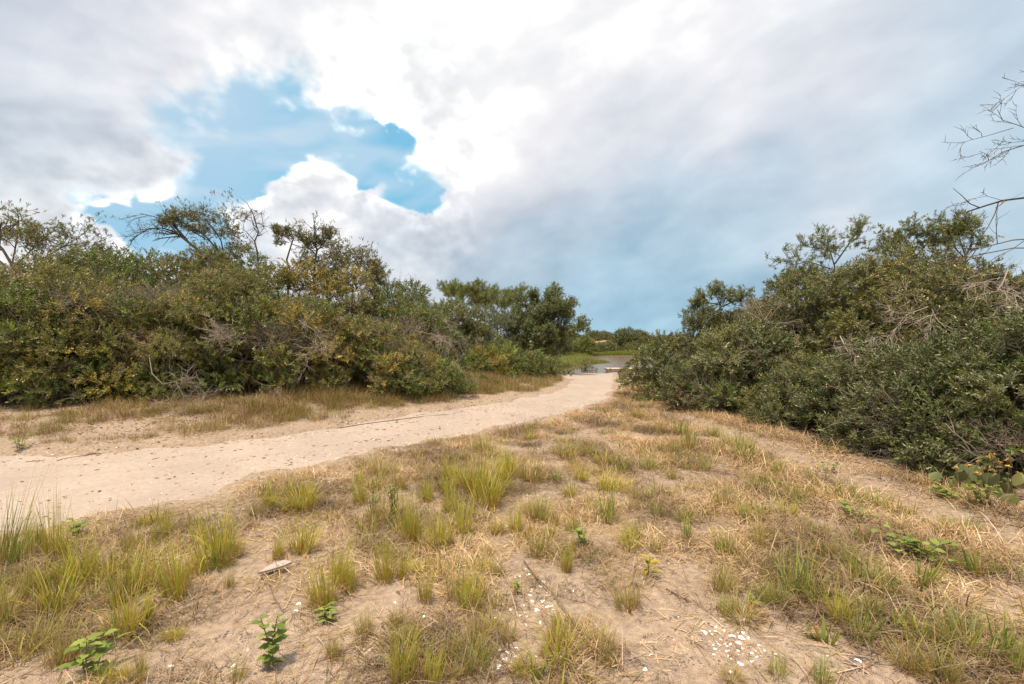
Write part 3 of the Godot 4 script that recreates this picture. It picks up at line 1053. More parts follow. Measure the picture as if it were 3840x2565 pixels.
func plant_far_shore() -> void:
	var g := "trees on the far side of the pond"
	var rows := [
		[2345, 105, 1232, 62, [[2.0, DARK], [1.5, OLIVE]], "large dark rounded oak on the far shore of the pond"],
		[2405, 112, 1243, 40, [[2.0, DARK], [1.0, OLIVE]], "dark oak touching the large rounded oak across the pond"],
		[2195, 84, 1262, 34, [[2.0, GREEN], [1.5, GOLD]], "pale yellow-green bush on the grassy pond bank"],
		[2150, 92, 1258, 50, [[2.0, OLIVE], [1.0, GREEN]], "olive bush beside the pale yellow-green one across the pond"],
		[2225, 128, 1243, 34, [[2.0, DARK], [1.0, OLIVE]], "dark oak behind the pale yellow-green bush"],
		[2268, 132, 1243, 34, [[1.5, DARK], [2.0, OLIVE]], "oak standing above the far patch of sand"],
		[2285, 98, 1289, 34, [[2.0, OLIVE], [1.0, DARK]], "low dark bush below the far patch of sand"],
		[2246, 94, 1292, 20, [[2.0, DARK], [1.0, OLIVE]], "small dark bush on the pond bank"],
		[2440, 112, 1262, 50, [[2.0, OLIVE], [1.0, DARK]], ""], [2500, 118, 1258, 50, [[2.0, DARK], [1.0, OLIVE]], ""], [2570, 118, 1258, 55, [[2.0, OLIVE], [1.0, DARK]], ""],
		[2100, 118, 1252, 50, [[2.0, OLIVE], [1.0, DARK]], ""], [2310, 150, 1268, 45, [[2.0, DARK], [1.0, OLIVE]], ""], [2175, 150, 1266, 45, [[2.0, DARK], [1.0, OLIVE]], ""],
		[2375, 100, 1290, 45, [[2.0, DARK], [1.0, OLIVE]], "low dark bush at the foot of the large oak across the pond"],
		[2425, 103, 1296, 30, [[2.0, GOLD], [1.0, OLIVE]], "small yellowish bush at the water across the pond"],
	]
	var s := 400
	for q in rows:
		var p := place(q[0], q[1], q[2], q[3])
		s += 1
		shrub("oak_tree" if q[2] < 1262 else "bush", q[5] if q[5] else "dark oak in the row of trees beyond the pond", "tree" if q[2] < 1262 else "bush", g, p[0], p[1], p[2], {"seed": s, "palette": q[4], "twigs": 0.0, "set": rounds, "size": 2.6, "dense": 1.5, "lobes": 12})
	# thin bush at the near edge of the pond
	var p := place(2195, 40.0, 1325, 42)
	shrub("bush", "thin see-through bush at the near edge of the pond", "bush", "", p[0], p[1], p[2], {"seed": 430, "palette": [[2.0, OLIVE], [1.5, GREEN], [1.0, GOLD]], "twigs": 0.15, "set": rounds, "size": 1.2, "dense": 0.28, "lobes": 8})

func plant_trees() -> void:
	var thin := {"seed": 501, "wob": 0.22, "up": 0.02, "kids": 5, "from": 0.2, "ahead": 1.0, "short": 0.38, "cap": 1.5, "flat": 0.1}
	var dusk := [OLIVE, BROWN, OLIVE, GREEN]
	# leaning tree with a bare arm that arches out
	var d := 14.2
	tree_drop = 55.0  # their twigs reach above the limbs drawn here
	var foot: Vector3 = place(850, d, 900, 100)[0]
	tree("leaning_oak", "leaning oak above the thicket with one bare arm arching down", "tree", "", foot, [
		[[foot] + line_px([[830, 1000], [800, 930], [740, 880], [690, 840], [655, 815]], d), 0.085, 2],
		[line_px([[655, 815], [610, 800], [560, 802], [520, 825], [490, 850]], d, d - 0.5), 0.04, 3],
		[line_px([[670, 825], [620, 770], [570, 755], [525, 745]], d, d - 0.8), 0.028, 3],
		[line_px([[700, 850], [640, 780], [610, 740]], d, d + 0.4), 0.02, 2],
	], thin, {})
	tree("leaning_oak", "flat leafy wind-swept oak crown behind the bare arching arm", "tree", "", foot + Vector3(0.35, 0, -0.5), [
		[[foot + Vector3(0.35, 0, -0.5)] + line_px([[870, 1000], [830, 900], [780, 840], [720, 790]], d + 0.5), 0.06, 2],
		[line_px([[840, 910], [830, 850], [800, 800], [770, 770]], d + 0.5, d), 0.035, 3],
		[line_px([[850, 930], [870, 870], [870, 820], [850, 790]], d + 0.5, d + 1.0), 0.03, 3],
		[line_px([[770, 840], [700, 800], [660, 770]], d + 0.5, d), 0.025, 3],
	], {"seed": 502, "wob": 0.22, "up": 0.0, "kids": 5, "from": 0.25, "ahead": 0.9, "short": 0.42, "cap": 1.5, "flat": 0.35}, {"per": 2, "chance": 0.55, "size": 0.6, "palette": dusk, "set": rounds, "spread": 0.14})
	# bare forked tree
	var f2: Vector3 = place(975, d + 0.8, 900, 100)[0]
	tree("bare_tree", "small leafless forked tree standing out against the white cloud", "tree", "", f2, [
		[[f2] + line_px([[968, 960], [965, 890], [955, 850], [970, 815], [958, 780]], d + 0.8), 0.05, 2],
		[line_px([[955, 850], [930, 820], [905, 800]], d + 0.8), 0.022, 2],
		[line_px([[962, 790], [950, 760], [975, 745], [985, 750]], d + 0.8), 0.02, 2],
		[line_px([[967, 830], [990, 800], [985, 770]], d + 0.8), 0.016, 2],
	], {"seed": 503, "wob": 0.28, "up": 0.04, "kids": 5, "from": 0.2, "ahead": 0.8, "short": 0.42, "cap": 1.3, "flat": 0.0}, {})
	# twin trunk with brown leaves
	var f3: Vector3 = place(1085, d + 0.2, 900, 100)[0]
	tree("scrub_tree", "crooked thin tree with a clump of brown leaves at its tip", "tree", "", f3, [
		[[f3] + line_px([[1080, 1020], [1088, 960], [1075, 920], [1090, 870], [1100, 840], [1080, 815]], d + 0.2), 0.055, 2],
		[line_px([[1088, 960], [1110, 935], [1130, 925]], d + 0.2), 0.03, 2],
		[line_px([[1095, 855], [1070, 830], [1055, 815]], d + 0.2), 0.02, 3],
	], {"seed": 504, "wob": 0.26, "up": 0.0, "kids": 4, "from": 0.45, "ahead": 0.8, "short": 0.34, "flat": 0.1}, {"per": 2, "chance": 0.6, "size": 0.6, "palette": dusk, "set": rounds, "below": 99.0, "spread": 0.12})
	var f4: Vector3 = place(1185, d + 1.0, 900, 100)[0]
	tree("scrub_tree", "spreading brown-leaved tree with bare twigs at its top above the thicket", "tree", "", f4, [
		[[f4] + line_px([[1180, 1020], [1180, 930], [1190, 880], [1170, 850]], d + 1.0), 0.07, 2],
		[line_px([[1182, 930], [1230, 910], [1270, 890], [1310, 900]], d + 1.0), 0.035, 3],
		[line_px([[1185, 890], [1220, 850], [1235, 830]], d + 1.0), 0.03, 3],
		[line_px([[1185, 900], [1150, 870], [1140, 845]], d + 1.0), 0.03, 3],
		[line_px([[1182, 960], [1260, 960], [1330, 935], [1370, 930]], d + 1.0), 0.035, 3],
		[line_px([[1180, 1010], [1140, 980], [1110, 970], [1090, 985]], d + 0.7), 0.03, 3],
		[line_px([[1180, 1020], [1230, 1000], [1280, 1010]], d + 0.6), 0.03, 3],
		[line_px([[1180, 1030], [1170, 970], [1150, 920]], d + 1.4), 0.03, 3],
	], {"seed": 505, "wob": 0.24, "up": 0.0, "kids": 5, "from": 0.2, "ahead": 0.9, "short": 0.42, "cap": 1.5, "flat": 0.1}, {"per": 2, "chance": 0.45, "size": 0.6, "palette": dusk, "set": rounds, "spread": 0.14})
	var f5: Vector3 = place(1330, d + 1.6, 900, 100)[0]
	tree("scrub_tree", "brown twiggy tree on the falling edge of the thicket", "tree", "", f5, [
		[[f5] + line_px([[1320, 1050], [1325, 980], [1345, 945], [1350, 935]], d + 1.6), 0.05, 2],
		[line_px([[1330, 985], [1380, 960], [1400, 950]], d + 1.6), 0.03, 3],
		[line_px([[1322, 1000], [1280, 970], [1260, 955]], d + 1.6), 0.03, 3],
		[line_px([[1325, 1010], [1390, 1000], [1415, 985]], d + 1.6), 0.02, 3],
		[line_px([[1320, 1040], [1370, 1030], [1430, 1050]], d + 1.4), 0.025, 3],
		[line_px([[1320, 1040], [1270, 1020], [1240, 1000]], d + 1.4), 0.025, 3],
	], {"seed": 506, "wob": 0.26, "up": 0.0, "kids": 5, "from": 0.2, "ahead": 0.8, "short": 0.42, "cap": 1.3, "flat": 0.1}, {"per": 2, "chance": 0.45, "size": 0.6, "palette": dusk, "set": rounds, "spread": 0.16})
	# open flat-topped oak at the far end
	var f6: Vector3 = place(60, 13.5, 900, 100)[0]
	tree("open_oak", "open flat-topped oak with sky between its branches at the thicket's end", "tree", "", f6, [
		[[f6] + line_px([[60, 1000], [40, 930], [10, 880], [-40, 830]], 13.5), 0.08, 2],
		[line_px([[50, 950], [110, 890], [150, 850], [170, 830]], 13.5), 0.04, 3],
		[line_px([[45, 940], [60, 860], [70, 800], [60, 780]], 13.5), 0.045, 3],
		[line_px([[55, 960], [150, 920], [220, 880], [260, 855]], 13.5), 0.04, 3],
		[line_px([[55, 970], [-30, 900], [-90, 840], [-120, 790]], 13.5), 0.045, 3],
		[line_px([[55, 980], [130, 950], [190, 930]], 13.5), 0.03, 3],
	], {"seed": 507, "wob": 0.22, "up": 0.0, "kids": 5, "from": 0.25, "ahead": 0.9, "short": 0.42, "cap": 1.5, "flat": 0.3}, {"per": 2, "chance": 0.45, "size": 0.6, "palette": [OLIVE, GREEN, BROWN], "set": rounds, "spread": 0.15})
	var f7: Vector3 = place(420, 14.5, 900, 100)[0]
	tree("bare_tree", "low leafless twiggy tree spreading along the top of the thicket", "tree", "", f7, [
		[[f7] + line_px([[450, 1000], [470, 950], [420, 910], [360, 890]], 14.5), 0.05, 3],
		[line_px([[465, 960], [500, 955], [525, 962]], 14.5), 0.03, 2],
		[line_px([[430, 920], [440, 890], [400, 870]], 14.5), 0.025, 3],
		[line_px([[400, 905], [330, 910], [290, 900]], 14.5), 0.025, 3],
	], {"seed": 508, "wob": 0.24, "up": 0.0, "kids": 5, "from": 0.2, "ahead": 0.8, "short": 0.4, "flat": 0.3}, {"per": 1, "chance": 0.12, "size": 0.5, "palette": dusk, "set": rounds})
	tree_drop = 0.0
	# flat-topped pines
	for k in 2:
		var cx: float = [1737.0, 1862.0][k]
		var top: float = [1060.0, 1088.0][k]
		var dd := 34.0
		var fp: Vector3 = place(cx, dd, 1100, 60)[0]
		var arms := [[[fp] + line_px([[cx + 4, 1250], [cx, top + 90]], dd), 0.14, 0]]
		for j in 8:
			var a := TAU * j / 8.0 + k
			var reach := [58.0, 78.0][k] as float
			var start := at_px(cx, top + 95 - j * 4, dd)
			var out := Vector3(cos(a), 0, sin(a)) * reach / F * dd
			arms.append([[start, start + out * 0.55 + Vector3.UP * 0.55, start + out + Vector3.UP * (0.9 + 0.35 * sin(j * 2.0))], 0.05, 2])
		tree("pine_tree", ["umbrella-shaped pine crown with sky below its branches above the thicket", "wider flat pine crown next to the umbrella-shaped one"][k], "tree", "", fp, arms, {"seed": 520 + k, "wob": 0.16, "up": 0.1, "kids": 4, "from": 0.45, "ahead": 0.9, "short": 0.3, "flat": 0.2}, {"per": 3, "chance": 0.8, "size": 1.25, "palette": [GREEN, OLIVE, GREEN], "set": needles, "spread": 0.25, "loose": 0.5})
	# spreading live oak where the thicket ends
	var lo: Vector3 = place(2040, 24.0, 1100, 100)[0]
	var la := [[[lo] + line_px([[2035, 1360], [2040, 1300], [2035, 1250]], 24.0), 0.16, 1]]
	var rl := rng_of(77)
	for j in 26:
		var a := j * 2.4
		var q := sqrt((j + 0.5) / 26.0)
		var tip := at_px(2035 + cos(a) * q * 135, 1250 + sin(a) * q * 130 - 35, 24.0) + Vector3(0, 0, rl.randf_range(-1.3, 1.3))
		var st := at_px(2036, lerpf(1330, 1260, rl.randf()), 24.0)
		la.append([[st, st.lerp(tip, 0.5) + Vector3(rl.randf_range(-0.2, 0.2), rl.randf_range(-0.1, 0.3), 0.1), tip], 0.05, 2])
	tree("live_oak", "spreading dark live oak with a loose leafy outline where the path drops away", "tree", "", lo, la, {"seed": 530, "wob": 0.2, "up": 0.06, "kids": 5, "from": 0.4, "ahead": 0.9, "short": 0.32, "flat": 0.0}, {"per": 4, "chance": 0.85, "size": 1.1, "palette": [GREEN, SAGE, DARK], "set": rounds, "spread": 0.2})
	# leafy tops above the scrub along the field
	var rp := [OLIVE, GREEN, SAGE]
	for q in [[3130, 11.5, 1100, [[3130, 1000], [3110, 930], [3060, 930]], [[3130, 990], [3180, 920], [3190, 895]], [[3120, 1010], [3030, 980], [2985, 990]], "open leafy oak top with sky showing through above the brown twigs"], [3430, 11.5, 1000, [[3430, 960], [3400, 910], [3385, 880]], [[3435, 960], [3480, 910], [3515, 875]], [[3425, 960], [3360, 930], [3320, 930]], "tallest leafy oak top of the scrub along the field"], [3610, 11.0, 1000, [[3620, 960], [3600, 900], [3590, 860]], [[3620, 960], [3650, 900], [3640, 850]], [[3620, 970], [3580, 930], [3570, 880]], "slender leafy sprigs between the oak top and the dead limbs"], [2700, 13.0, 1150, [[2700, 1140], [2685, 1110], [2690, 1095]], [[2690, 1140], [2650, 1135], [2620, 1145]], [[2710, 1150], [2750, 1130], [2790, 1115]], "small leafy oak top at the low end of the scrub"]]:
		var ff: Vector3 = place(q[0], q[1], 1000, 100)[0]
		tree("oak_top" if false else "scrub_tree", q[6], "tree", "", ff, [
			[[ff] + line_px([[q[0], q[2] + 60], q[3][0]], q[1]), 0.05, 1],
			[line_px(q[3], q[1]), 0.03, 3], [line_px(q[4], q[1]), 0.03, 3], [line_px(q[5], q[1]), 0.03, 3],
		], {"seed": 540 + int(q[0]) % 7, "wob": 0.22, "up": 0.05, "kids": 4, "from": 0.2, "ahead": 0.8, "short": 0.4, "flat": 0.1}, {"per": 1, "chance": 0.7, "size": 0.7, "palette": rp, "set": sprays, "spread": 0.12})
	# dead-limbed tree just outside the frame
	var ft := Vector3(7.6, height(7.6, 5.8), -5.8)
	tree("dead_limbed_tree", "tree reaching in from outside with leafless grey limbs against the sky", "tree", "", ft, [
		[[ft] + line_px([[4150, 1100], [4120, 800], [4080, 500], [4020, 300]], 5.8), 0.11, 1],
		[line_px([[4120, 700], [3960, 730], [3840, 742], [3760, 752], [3700, 770], [3625, 795]], 5.8), 0.042, 1],
		[line_px([[3760, 752], [3700, 735], [3650, 745], [3610, 770]], 5.8), 0.009, 2],
		[line_px([[4090, 520], [3950, 520], [3840, 545], [3760, 570], [3680, 620]], 5.8), 0.022, 3],
		[line_px([[3900, 500], [3820, 470], [3760, 450], [3740, 410]], 5.8), 0.014, 2],
		[line_px([[3800, 480], [3700, 510], [3640, 525], [3600, 540]], 5.8), 0.011, 2],
		[line_px([[4040, 380], [3920, 340], [3850, 310], [3800, 330]], 5.8), 0.014, 3],
		[line_px([[4140, 950], [3950, 890], [3800, 900], [3680, 930], [3560, 930]], 5.8), 0.026, 2],
		[line_px([[4140, 960], [3950, 930], [3800, 930], [3650, 960], [3480, 1000]], 5.8), 0.024, 2],
	], {"seed": 550, "thin": 0.42, "wob": 0.26, "up": 0.0, "kids": 4, "from": 0.25, "ahead": 1.2, "short": 0.3, "flat": 0.0}, {"per": 3, "chance": 0.75, "size": 0.6, "palette": rp, "set": sprays, "right_of": 6.95, "spread": 0.16})
	# bleached dead branches hanging out of the scrub
	var db := [
		[[[560, 1340, 11.3], [570, 1400, 10.9], [610, 1440, 10.6], [660, 1430, 10.4], [690, 1490, 10.3]], "forked bleached dead branch hanging from the thicket over the bank"],
		[[[750, 1265, 11.5], [800, 1275, 11.3], [860, 1262, 11.2]], "pinkish dead twig spray sticking out of the olive scrub"],
		[[[1120, 1200, 12.2], [1180, 1240, 11.9], [1215, 1290, 11.7]], "fan of long grey twigs drooping from the yellowish scrub oak"],
		[[[1560, 1240, 12.6], [1650, 1260, 12.4], [1730, 1290, 12.3]], "grey dead twigs across the scrub at the path bend"],
		[[[3560, 1200, 8.0], [3480, 1150, 7.7], [3400, 1180, 7.5]], "pale leafless branch lying on the olive wax myrtle"],
		[[[3150, 1260, 8.7], [3180, 1320, 8.4], [3230, 1290, 8.3]], "brown dead twigs in the hollow between the wax myrtles"],
		[[[3780, 1010, 6.6], [3760, 1060, 6.4], [3740, 1090, 6.3]], "pale knotted dead branch hanging below the grey limbs"],
		[[[1000, 1480, 12.0], [1005, 1500, 11.8], [985, 1530, 11.7]], "small bleached snag standing in the bank grass"],
	]
	var s := 560
	for q in db:
		s += 1
		for p in q[0]: p[2] *= 0.85 if p[0] < 1900 else 0.87
		var pts := line_px(q[0], 10.0)
		tree("dead_branch", q[1], "branch", "", pts[0], [[pts, 0.012, 3]], {"seed": s, "wob": 0.26, "up": -0.02, "kids": 6, "from": 0.1, "ahead": 0.9, "short": 0.5, "cap": 0.8, "flat": 0.0, "pale": true}, {})

func lay_grass() -> void:
	var lush := [Color(0.38, 0.39, 0.05), Color(0.46, 0.42, 0.065), Color(0.30, 0.34, 0.05), Color(0.54, 0.40, 0.07)]
	var cool := [Color(0.22, 0.27, 0.06), Color(0.29, 0.32, 0.07), Color(0.18, 0.23, 0.065), Color(0.38, 0.34, 0.09)]
	var pale := [Color(0.36, 0.31, 0.11), Color(0.28, 0.27, 0.08), Color(0.40, 0.30, 0.13)]
	var kinds := {"lush": lush, "cool": cool, "pale": pale}
	for k in kinds:
		tufts[k] = []
		for j in 4:
			tufts[k].append(make_tuft(600 + j + k.length() * 10, kinds[k], 95, 1.0, 0.62, 0.0165, 1.0 if k != "cool" else 0.55, 0.24))
	tufts.broad = []
	for j in 3: tufts.broad.append(make_tuft(650 + j, cool, 16, 1.0, 0.35, 0.075, 0.5, 0.06))
	var label := {"lush": "yellow-green grass tuft with straw foot", "cool": "green grass tuft", "pale": "faded olive grass tuft", "broad": "broad-bladed green sprout"}
	var listed := [
		[40, 2110, 230, 100, "cool"], [205, 2092, 230, 70, "lush"], [300, 2172, 205, 110, "lush"], [215, 2295, 165, 110, "lush"], [523, 2215, 220, 85, "lush"], [665, 2233, 240, 120, "lush"], [812, 2092, 230, 120, "lush"],
		[480, 2370, 160, 110, "lush"], [554, 2320, 100, 45, "lush"], [861, 2203, 72, 40, "pale"], [1138, 1900, 125, 100, "lush"], [1020, 1895, 100, 70, "lush"], [1132, 2068, 165, 95, "lush"], [1040, 2092, 135, 55, "lush"], [1218, 2265, 195, 95, "lush"],
		[1268, 2178, 145, 65, "lush"], [234, 2486, 160, 85, "pale"], [141, 2424, 105, 120, "pale"], [886, 2548, 70, 60, "pale"], [1354, 1889, 120, 45, "lush"], [1545, 2030, 255, 80, "lush"], [1680, 1797, 105, 65, "lush"], [1649, 2043, 155, 95, "lush"],
		[1692, 1920, 100, 55, "lush"], [1809, 1858, 160, 130, "lush"], [1834, 1895, 145, 95, "lush"], [1735, 2006, 125, 65, "lush"], [1446, 2178, 190, 60, "lush"], [1508, 2166, 128, 55, "lush"], [1305, 2209, 182, 85, "lush"], [1594, 2252, 140, 65, "lush"],
		[1760, 2277, 165, 95, "lush"], [1508, 2541, 225, 95, "lush"], [1772, 2449, 97, 95, "pale"], [2092, 2474, 158, 130, "lush"], [2123, 2141, 140, 55, "lush"], [2012, 1945, 103, 75, "pale"], [1932, 1994, 110, 55, "lush"], [2271, 1951, 115, 85, "cool"],
		[2117, 1711, 78, 95, "pale"], [2203, 1705, 66, 120, "pale"], [2289, 1834, 68, 95, "lush"], [2338, 1760, 66, 65, "cool"], [2357, 2277, 140, 95, "pale"], [2357, 2055, 62, 85, "lush"], [2012, 2548, 82, 80, "broad"], [1618, 2554, 125, 75, "lush"],
		[1865, 2000, 86, 50, "lush"], [1852, 1711, 56, 85, "pale"], [1434, 1778, 66, 75, "pale"], [2018, 2080, 95, 115, "pale"], [2794, 1717, 64, 75, "cool"], [2591, 1668, 64, 45, "cool"], [2677, 1637, 54, 40, "cool"], [2825, 1846, 66, 34, "cool"],
		[2708, 1895, 84, 95, "pale"], [2800, 1945, 76, 130, "cool"], [2714, 2068, 98, 55, "cool"], [2572, 2025, 104, 36, "broad"], [2843, 2055, 104, 55, "pale"], [2985, 2215, 165, 115, "cool"], [2708, 2209, 114, 125, "pale"], [3243, 2178, 114, 85, "cool"],
		[3180, 2120, 84, 65, "cool"], [3465, 2203, 134, 85, "broad"], [3660, 2154, 120, 70, "broad"], [3150, 2326, 134, 65, "lush"], [3089, 2406, 90, 95, "broad"], [3231, 2394, 86, 85, "cool"], [2788, 2320, 76, 130, "pale"], [3637, 2430, 165, 150, "cool"],
		[3760, 2443, 134, 95, "broad"], [3083, 2554, 76, 85, "cool"], [2917, 2529, 66, 75, "cool"], [3400, 2500, 115, 110, "pale"], [3520, 2550, 130, 120, "pale"], [2745, 2548, 56, 65, "pale"], [3612, 1988, 66, 85, "cool"], [3255, 1895, 56, 85, "cool"], [3040, 1803, 46, 60, "cool"],
		[3830, 2540, 150, 90, "cool"], [100, 2230, 170, 90, "pale"], [20, 2330, 150, 90, "pale"], [380, 2180, 120, 70, "lush"], [430, 2260, 90, 60, "pale"], [740, 2150, 120, 70, "lush"], [960, 1935, 60, 60, "pale"], [620, 2010, 120, 40, "lush"], [130, 2040, 110, 50, "lush"],
		[1900, 1790, 90, 90, "lush"], [1760, 1840, 110, 70, "lush"], [1990, 1800, 70, 80, "pale"], [2180, 1800, 60, 70, "lush"], [1600, 1880, 100, 60, "lush"], [1500, 1830, 80, 60, "pale"], [1420, 1960, 100, 70, "pale"], [1900, 2400, 70, 70, "pale"], [2250, 2440, 110, 90, "pale"],
		[2460, 1930, 60, 60, "cool"], [2430, 1760, 50, 50, "cool"], [2520, 1700, 50, 45, "cool"], [2640, 1760, 50, 60, "cool"], [2920, 1780, 50, 50, "cool"], [2950, 1930, 55, 60, "lush"], [3370, 1990, 60, 60, "pale"], [3060, 2010, 70, 60, "cool"],
	]
	var r := rng_of(700)
	for q in listed: tuft(q[0], q[1], q[2], q[3], q[4], label, r)
	# smaller ones between them, wherever grass grows
	var made := 0
	var tries := 0
	while made < 150 and tries < 6000:
		tries += 1
		var y := r.randf_range(1560, 2560)
		var x := r.randf_range(-40, 3880)
		var p := spot(x, y)
		if edge_at(p.x, -p.z) < 0.15 or p.x > 4.2 or grid_at(bank_grid, p.x, -p.z, 0.0) > 0: continue
		if r.randf() > thatch(p.x, -p.z): continue
		made += 1
		tuft(x, y, r.randf_range(35, 85) * (0.5 + 0.5 * (y - PY) / 900.0), r.randf_range(35, 80), ["pale", "pale", "lush", "cool"][r.randi() % 4] if x < 2300 else ["pale", "cool", "cool"][r.randi() % 3], label, r)

	# matted dry grass
	var tan := [Color(0.50, 0.36, 0.22), Color(0.58, 0.44, 0.29), Color(0.40, 0.27, 0.16), Color(0.30, 0.20, 0.14), Color(0.66, 0.53, 0.38), Color(0.46, 0.31, 0.13), Color(0.42, 0.35, 0.12)]
	for k in 5: thatches.append(make_thatch(720 + k, 46, 0.17, 0.075, tan))
	var sets := [[], [], [], [], []]
	var cols := [PackedColorArray(), PackedColorArray(), PackedColorArray(), PackedColorArray(), PackedColorArray()]
	for k in 60000:
		var d := sqrt(r.randf_range(1.4 * 1.4, 17.0 * 17.0))
		var x := r.randf_range(-1.25, 1.2) * d
		if x > 4.9 or grid_at(bank_grid, x, d, 0.0) > 0: continue
		var e := edge_at(x, d)
		if e < 0.03: continue
		var th := thatch(x, d) * 0.8
		var loose := 0.15 - 0.12 * bare(x, d)
		if r.randf() > th + loose: continue
		var j := r.randi() % 5
		var s := r.randf_range(0.55, 1.2) * smoothstep(-0.1, 0.5, e) * (1.0 + 0.3 * smoothstep(0.5, 2.5, x))
		var flat := 1.0
		if r.randf() > th / (th + loose): flat = 0.22
		sets[j].append(Transform3D(Basis(Vector3.UP, r.randf_range(0, TAU)) * Basis.from_scale(Vector3(s, s * r.randf_range(0.5, 1.3) * flat, s)), Vector3(x, height(x, d) - (0.004 if flat > 0.5 else 0.0), -d)))
		var g := r.randf_range(0.75, 1.1) * clampf(0.76 + 1.0 * cover.get_noise_2d(x * 1.3 + 33.0, d * 1.3) + 0.12 * smoothstep(0.0, 2.5, x), 0.42, 1.15)
		cols[j].append(Color(g, g * r.randf_range(0.92, 1.0), g * r.randf_range(0.85, 1.0)))
	for j in 5:
		var o := copies(thatches[j], sets[j], cols[j], "dry_grass", self)
		tag(o, "matted tan dry grass covering the sandy field", "grass", "", "stuff")
	# young blades coming up everywhere through the dry grass
	var sprig := make_tuft(770, [Color(1, 1, 1), Color(0.8, 0.82, 0.8), Color(0.9, 0.8, 0.75)], 16, 1.0, 0.9, 0.035, 0.0, 0.35)
	var sw := []
	var sc := PackedColorArray()
	for k in 9000:
		var d := sqrt(r.randf_range(1.5 * 1.5, 16.0 * 16.0))
		var x := r.randf_range(-1.25, 1.2) * d
		if x > 4.7 or grid_at(bank_grid, x, d, 0.0) > 0 or edge_at(x, d) < 0.12: continue
		if r.randf() > thatch(x, d) * smoothstep(-0.3, 0.3, cover.get_noise_2d(x * 1.7 + 15.0, d * 1.7)): continue
		var s := r.randf_range(0.07, 0.2)
		sw.append(Transform3D(Basis(Vector3.UP, r.randf_range(0, TAU)) * Basis.from_scale(Vector3(s * 1.2, s, s * 1.2)), Vector3(x, height(x, d), -d)))
		sc.append([Color(0.36, 0.35, 0.07), Color(0.28, 0.30, 0.06), Color(0.44, 0.36, 0.10), Color(0.22, 0.26, 0.06), Color(0.46, 0.30, 0.10)][r.randi() % 5])
	tag(copies(sprig, sw, sc, "young_grass", self), "thin yellow-green young blades coming up through the dry grass", "grass", "", "stuff")
	# bank grass between path and thicket
	var bank := []
	var bcol := PackedColorArray()
	for k in 15000:
		var d := r.randf_range(6.5, 24.0)
		var x := r.randf_range(-13.0, 3.2)
		var b := grid_at(bank_grid, x, d, 0.0)
		if b < 0.25 or b > 4.2: continue
		var n := cover.get_noise_2d(x * 0.9 + 70.0, d * 0.9)
		if r.randf() > smoothstep(-0.2, 0.3, n * 1.7 + minf(b, 2.2) * 0.30 - 0.28 + (0.22 if x > -5.0 else 0.0)): continue
		var s := r.randf_range(0.13, 0.40) * (0.55 + minf(b, 2.0) * 0.3) * (1.0 if x > -5.5 else 0.6)
		bank.append(Transform3D(Basis(Vector3.UP, r.randf_range(0, TAU)) * Basis.from_scale(Vector3(s * 1.5, s, s * 1.5)), Vector3(x, height(x, d), -d)))
		var c: Color = [Color(0.42, 0.29, 0.18), Color(0.48, 0.36, 0.21), Color(0.34, 0.30, 0.10), Color(0.38, 0.32, 0.12), Color(0.28, 0.17, 0.11)][r.randi() % 5]
		bcol.append(c)
	var white := [Color(1, 1, 1), Color(0.85, 0.85, 0.85), Color(0.7, 0.68, 0.6)]
	var rb := make_tuft(760, white, 44, 1.0, 0.9, 0.016, 0.0, 0.45)
	tag(copies(rb, bank, bcol, "bank_grass", self), "brown and olive bunch grass on the bank below the thicket", "grass", "", "stuff")
	# green sward round the pond
	var gw := []
	var gc := PackedColorArray()
	for k in 14000:
		var d := r.randf_range(38.0, 118.0)
		var x := r.randf_range(0.04, 0.42) * d
		var s0 := pond_sd(x, d)
		if s0 < 0.1 or d < 41: continue
		var s := r.randf_range(0.25, 0.5) if d < 80 else r.randf_range(0.4, 0.8)
		gw.append(Transform3D(Basis(Vector3.UP, r.randf_range(0, TAU)) * Basis.from_scale(Vector3(s * 2.4, s, s * 2.4)), Vector3(x, height(x, d) - 0.03, -d)))
		var c: Color = [Color(0.22, 0.26, 0.05), Color(0.20, 0.23, 0.05), Color(0.27, 0.25, 0.08)][r.randi() % 3]
		if d < 47: c = [Color(0.26, 0.19, 0.10), Color(0.20, 0.17, 0.08), Color(0.18, 0.2, 0.06)][r.randi() % 3]
		gc.append(c)
	for k in 2600:
		var d := r.randf_range(35.5, 44.0)
		var x := r.randf_range(2.0, 16.0)
		var s0 := pond_sd(x, d)
		if s0 < -1.0 or s0 > 0.5: continue
		var s := r.randf_range(0.12, 0.3)
		gw.append(Transform3D(Basis(Vector3.UP, r.randf_range(0, TAU)) * Basis.from_scale(Vector3(s * 2.0, s, s * 2.0)), Vector3(x, maxf(height(x, d), -1.05) - 0.02, -d)))
		gc.append([Color(0.34, 0.24, 0.13), Color(0.28, 0.22, 0.10), Color(0.24, 0.26, 0.08)][r.randi() % 3])
	tag(copies(rb, gw, gc, "pond_grass", self), "bright green grass on the banks of the pond", "grass", "", "stuff")

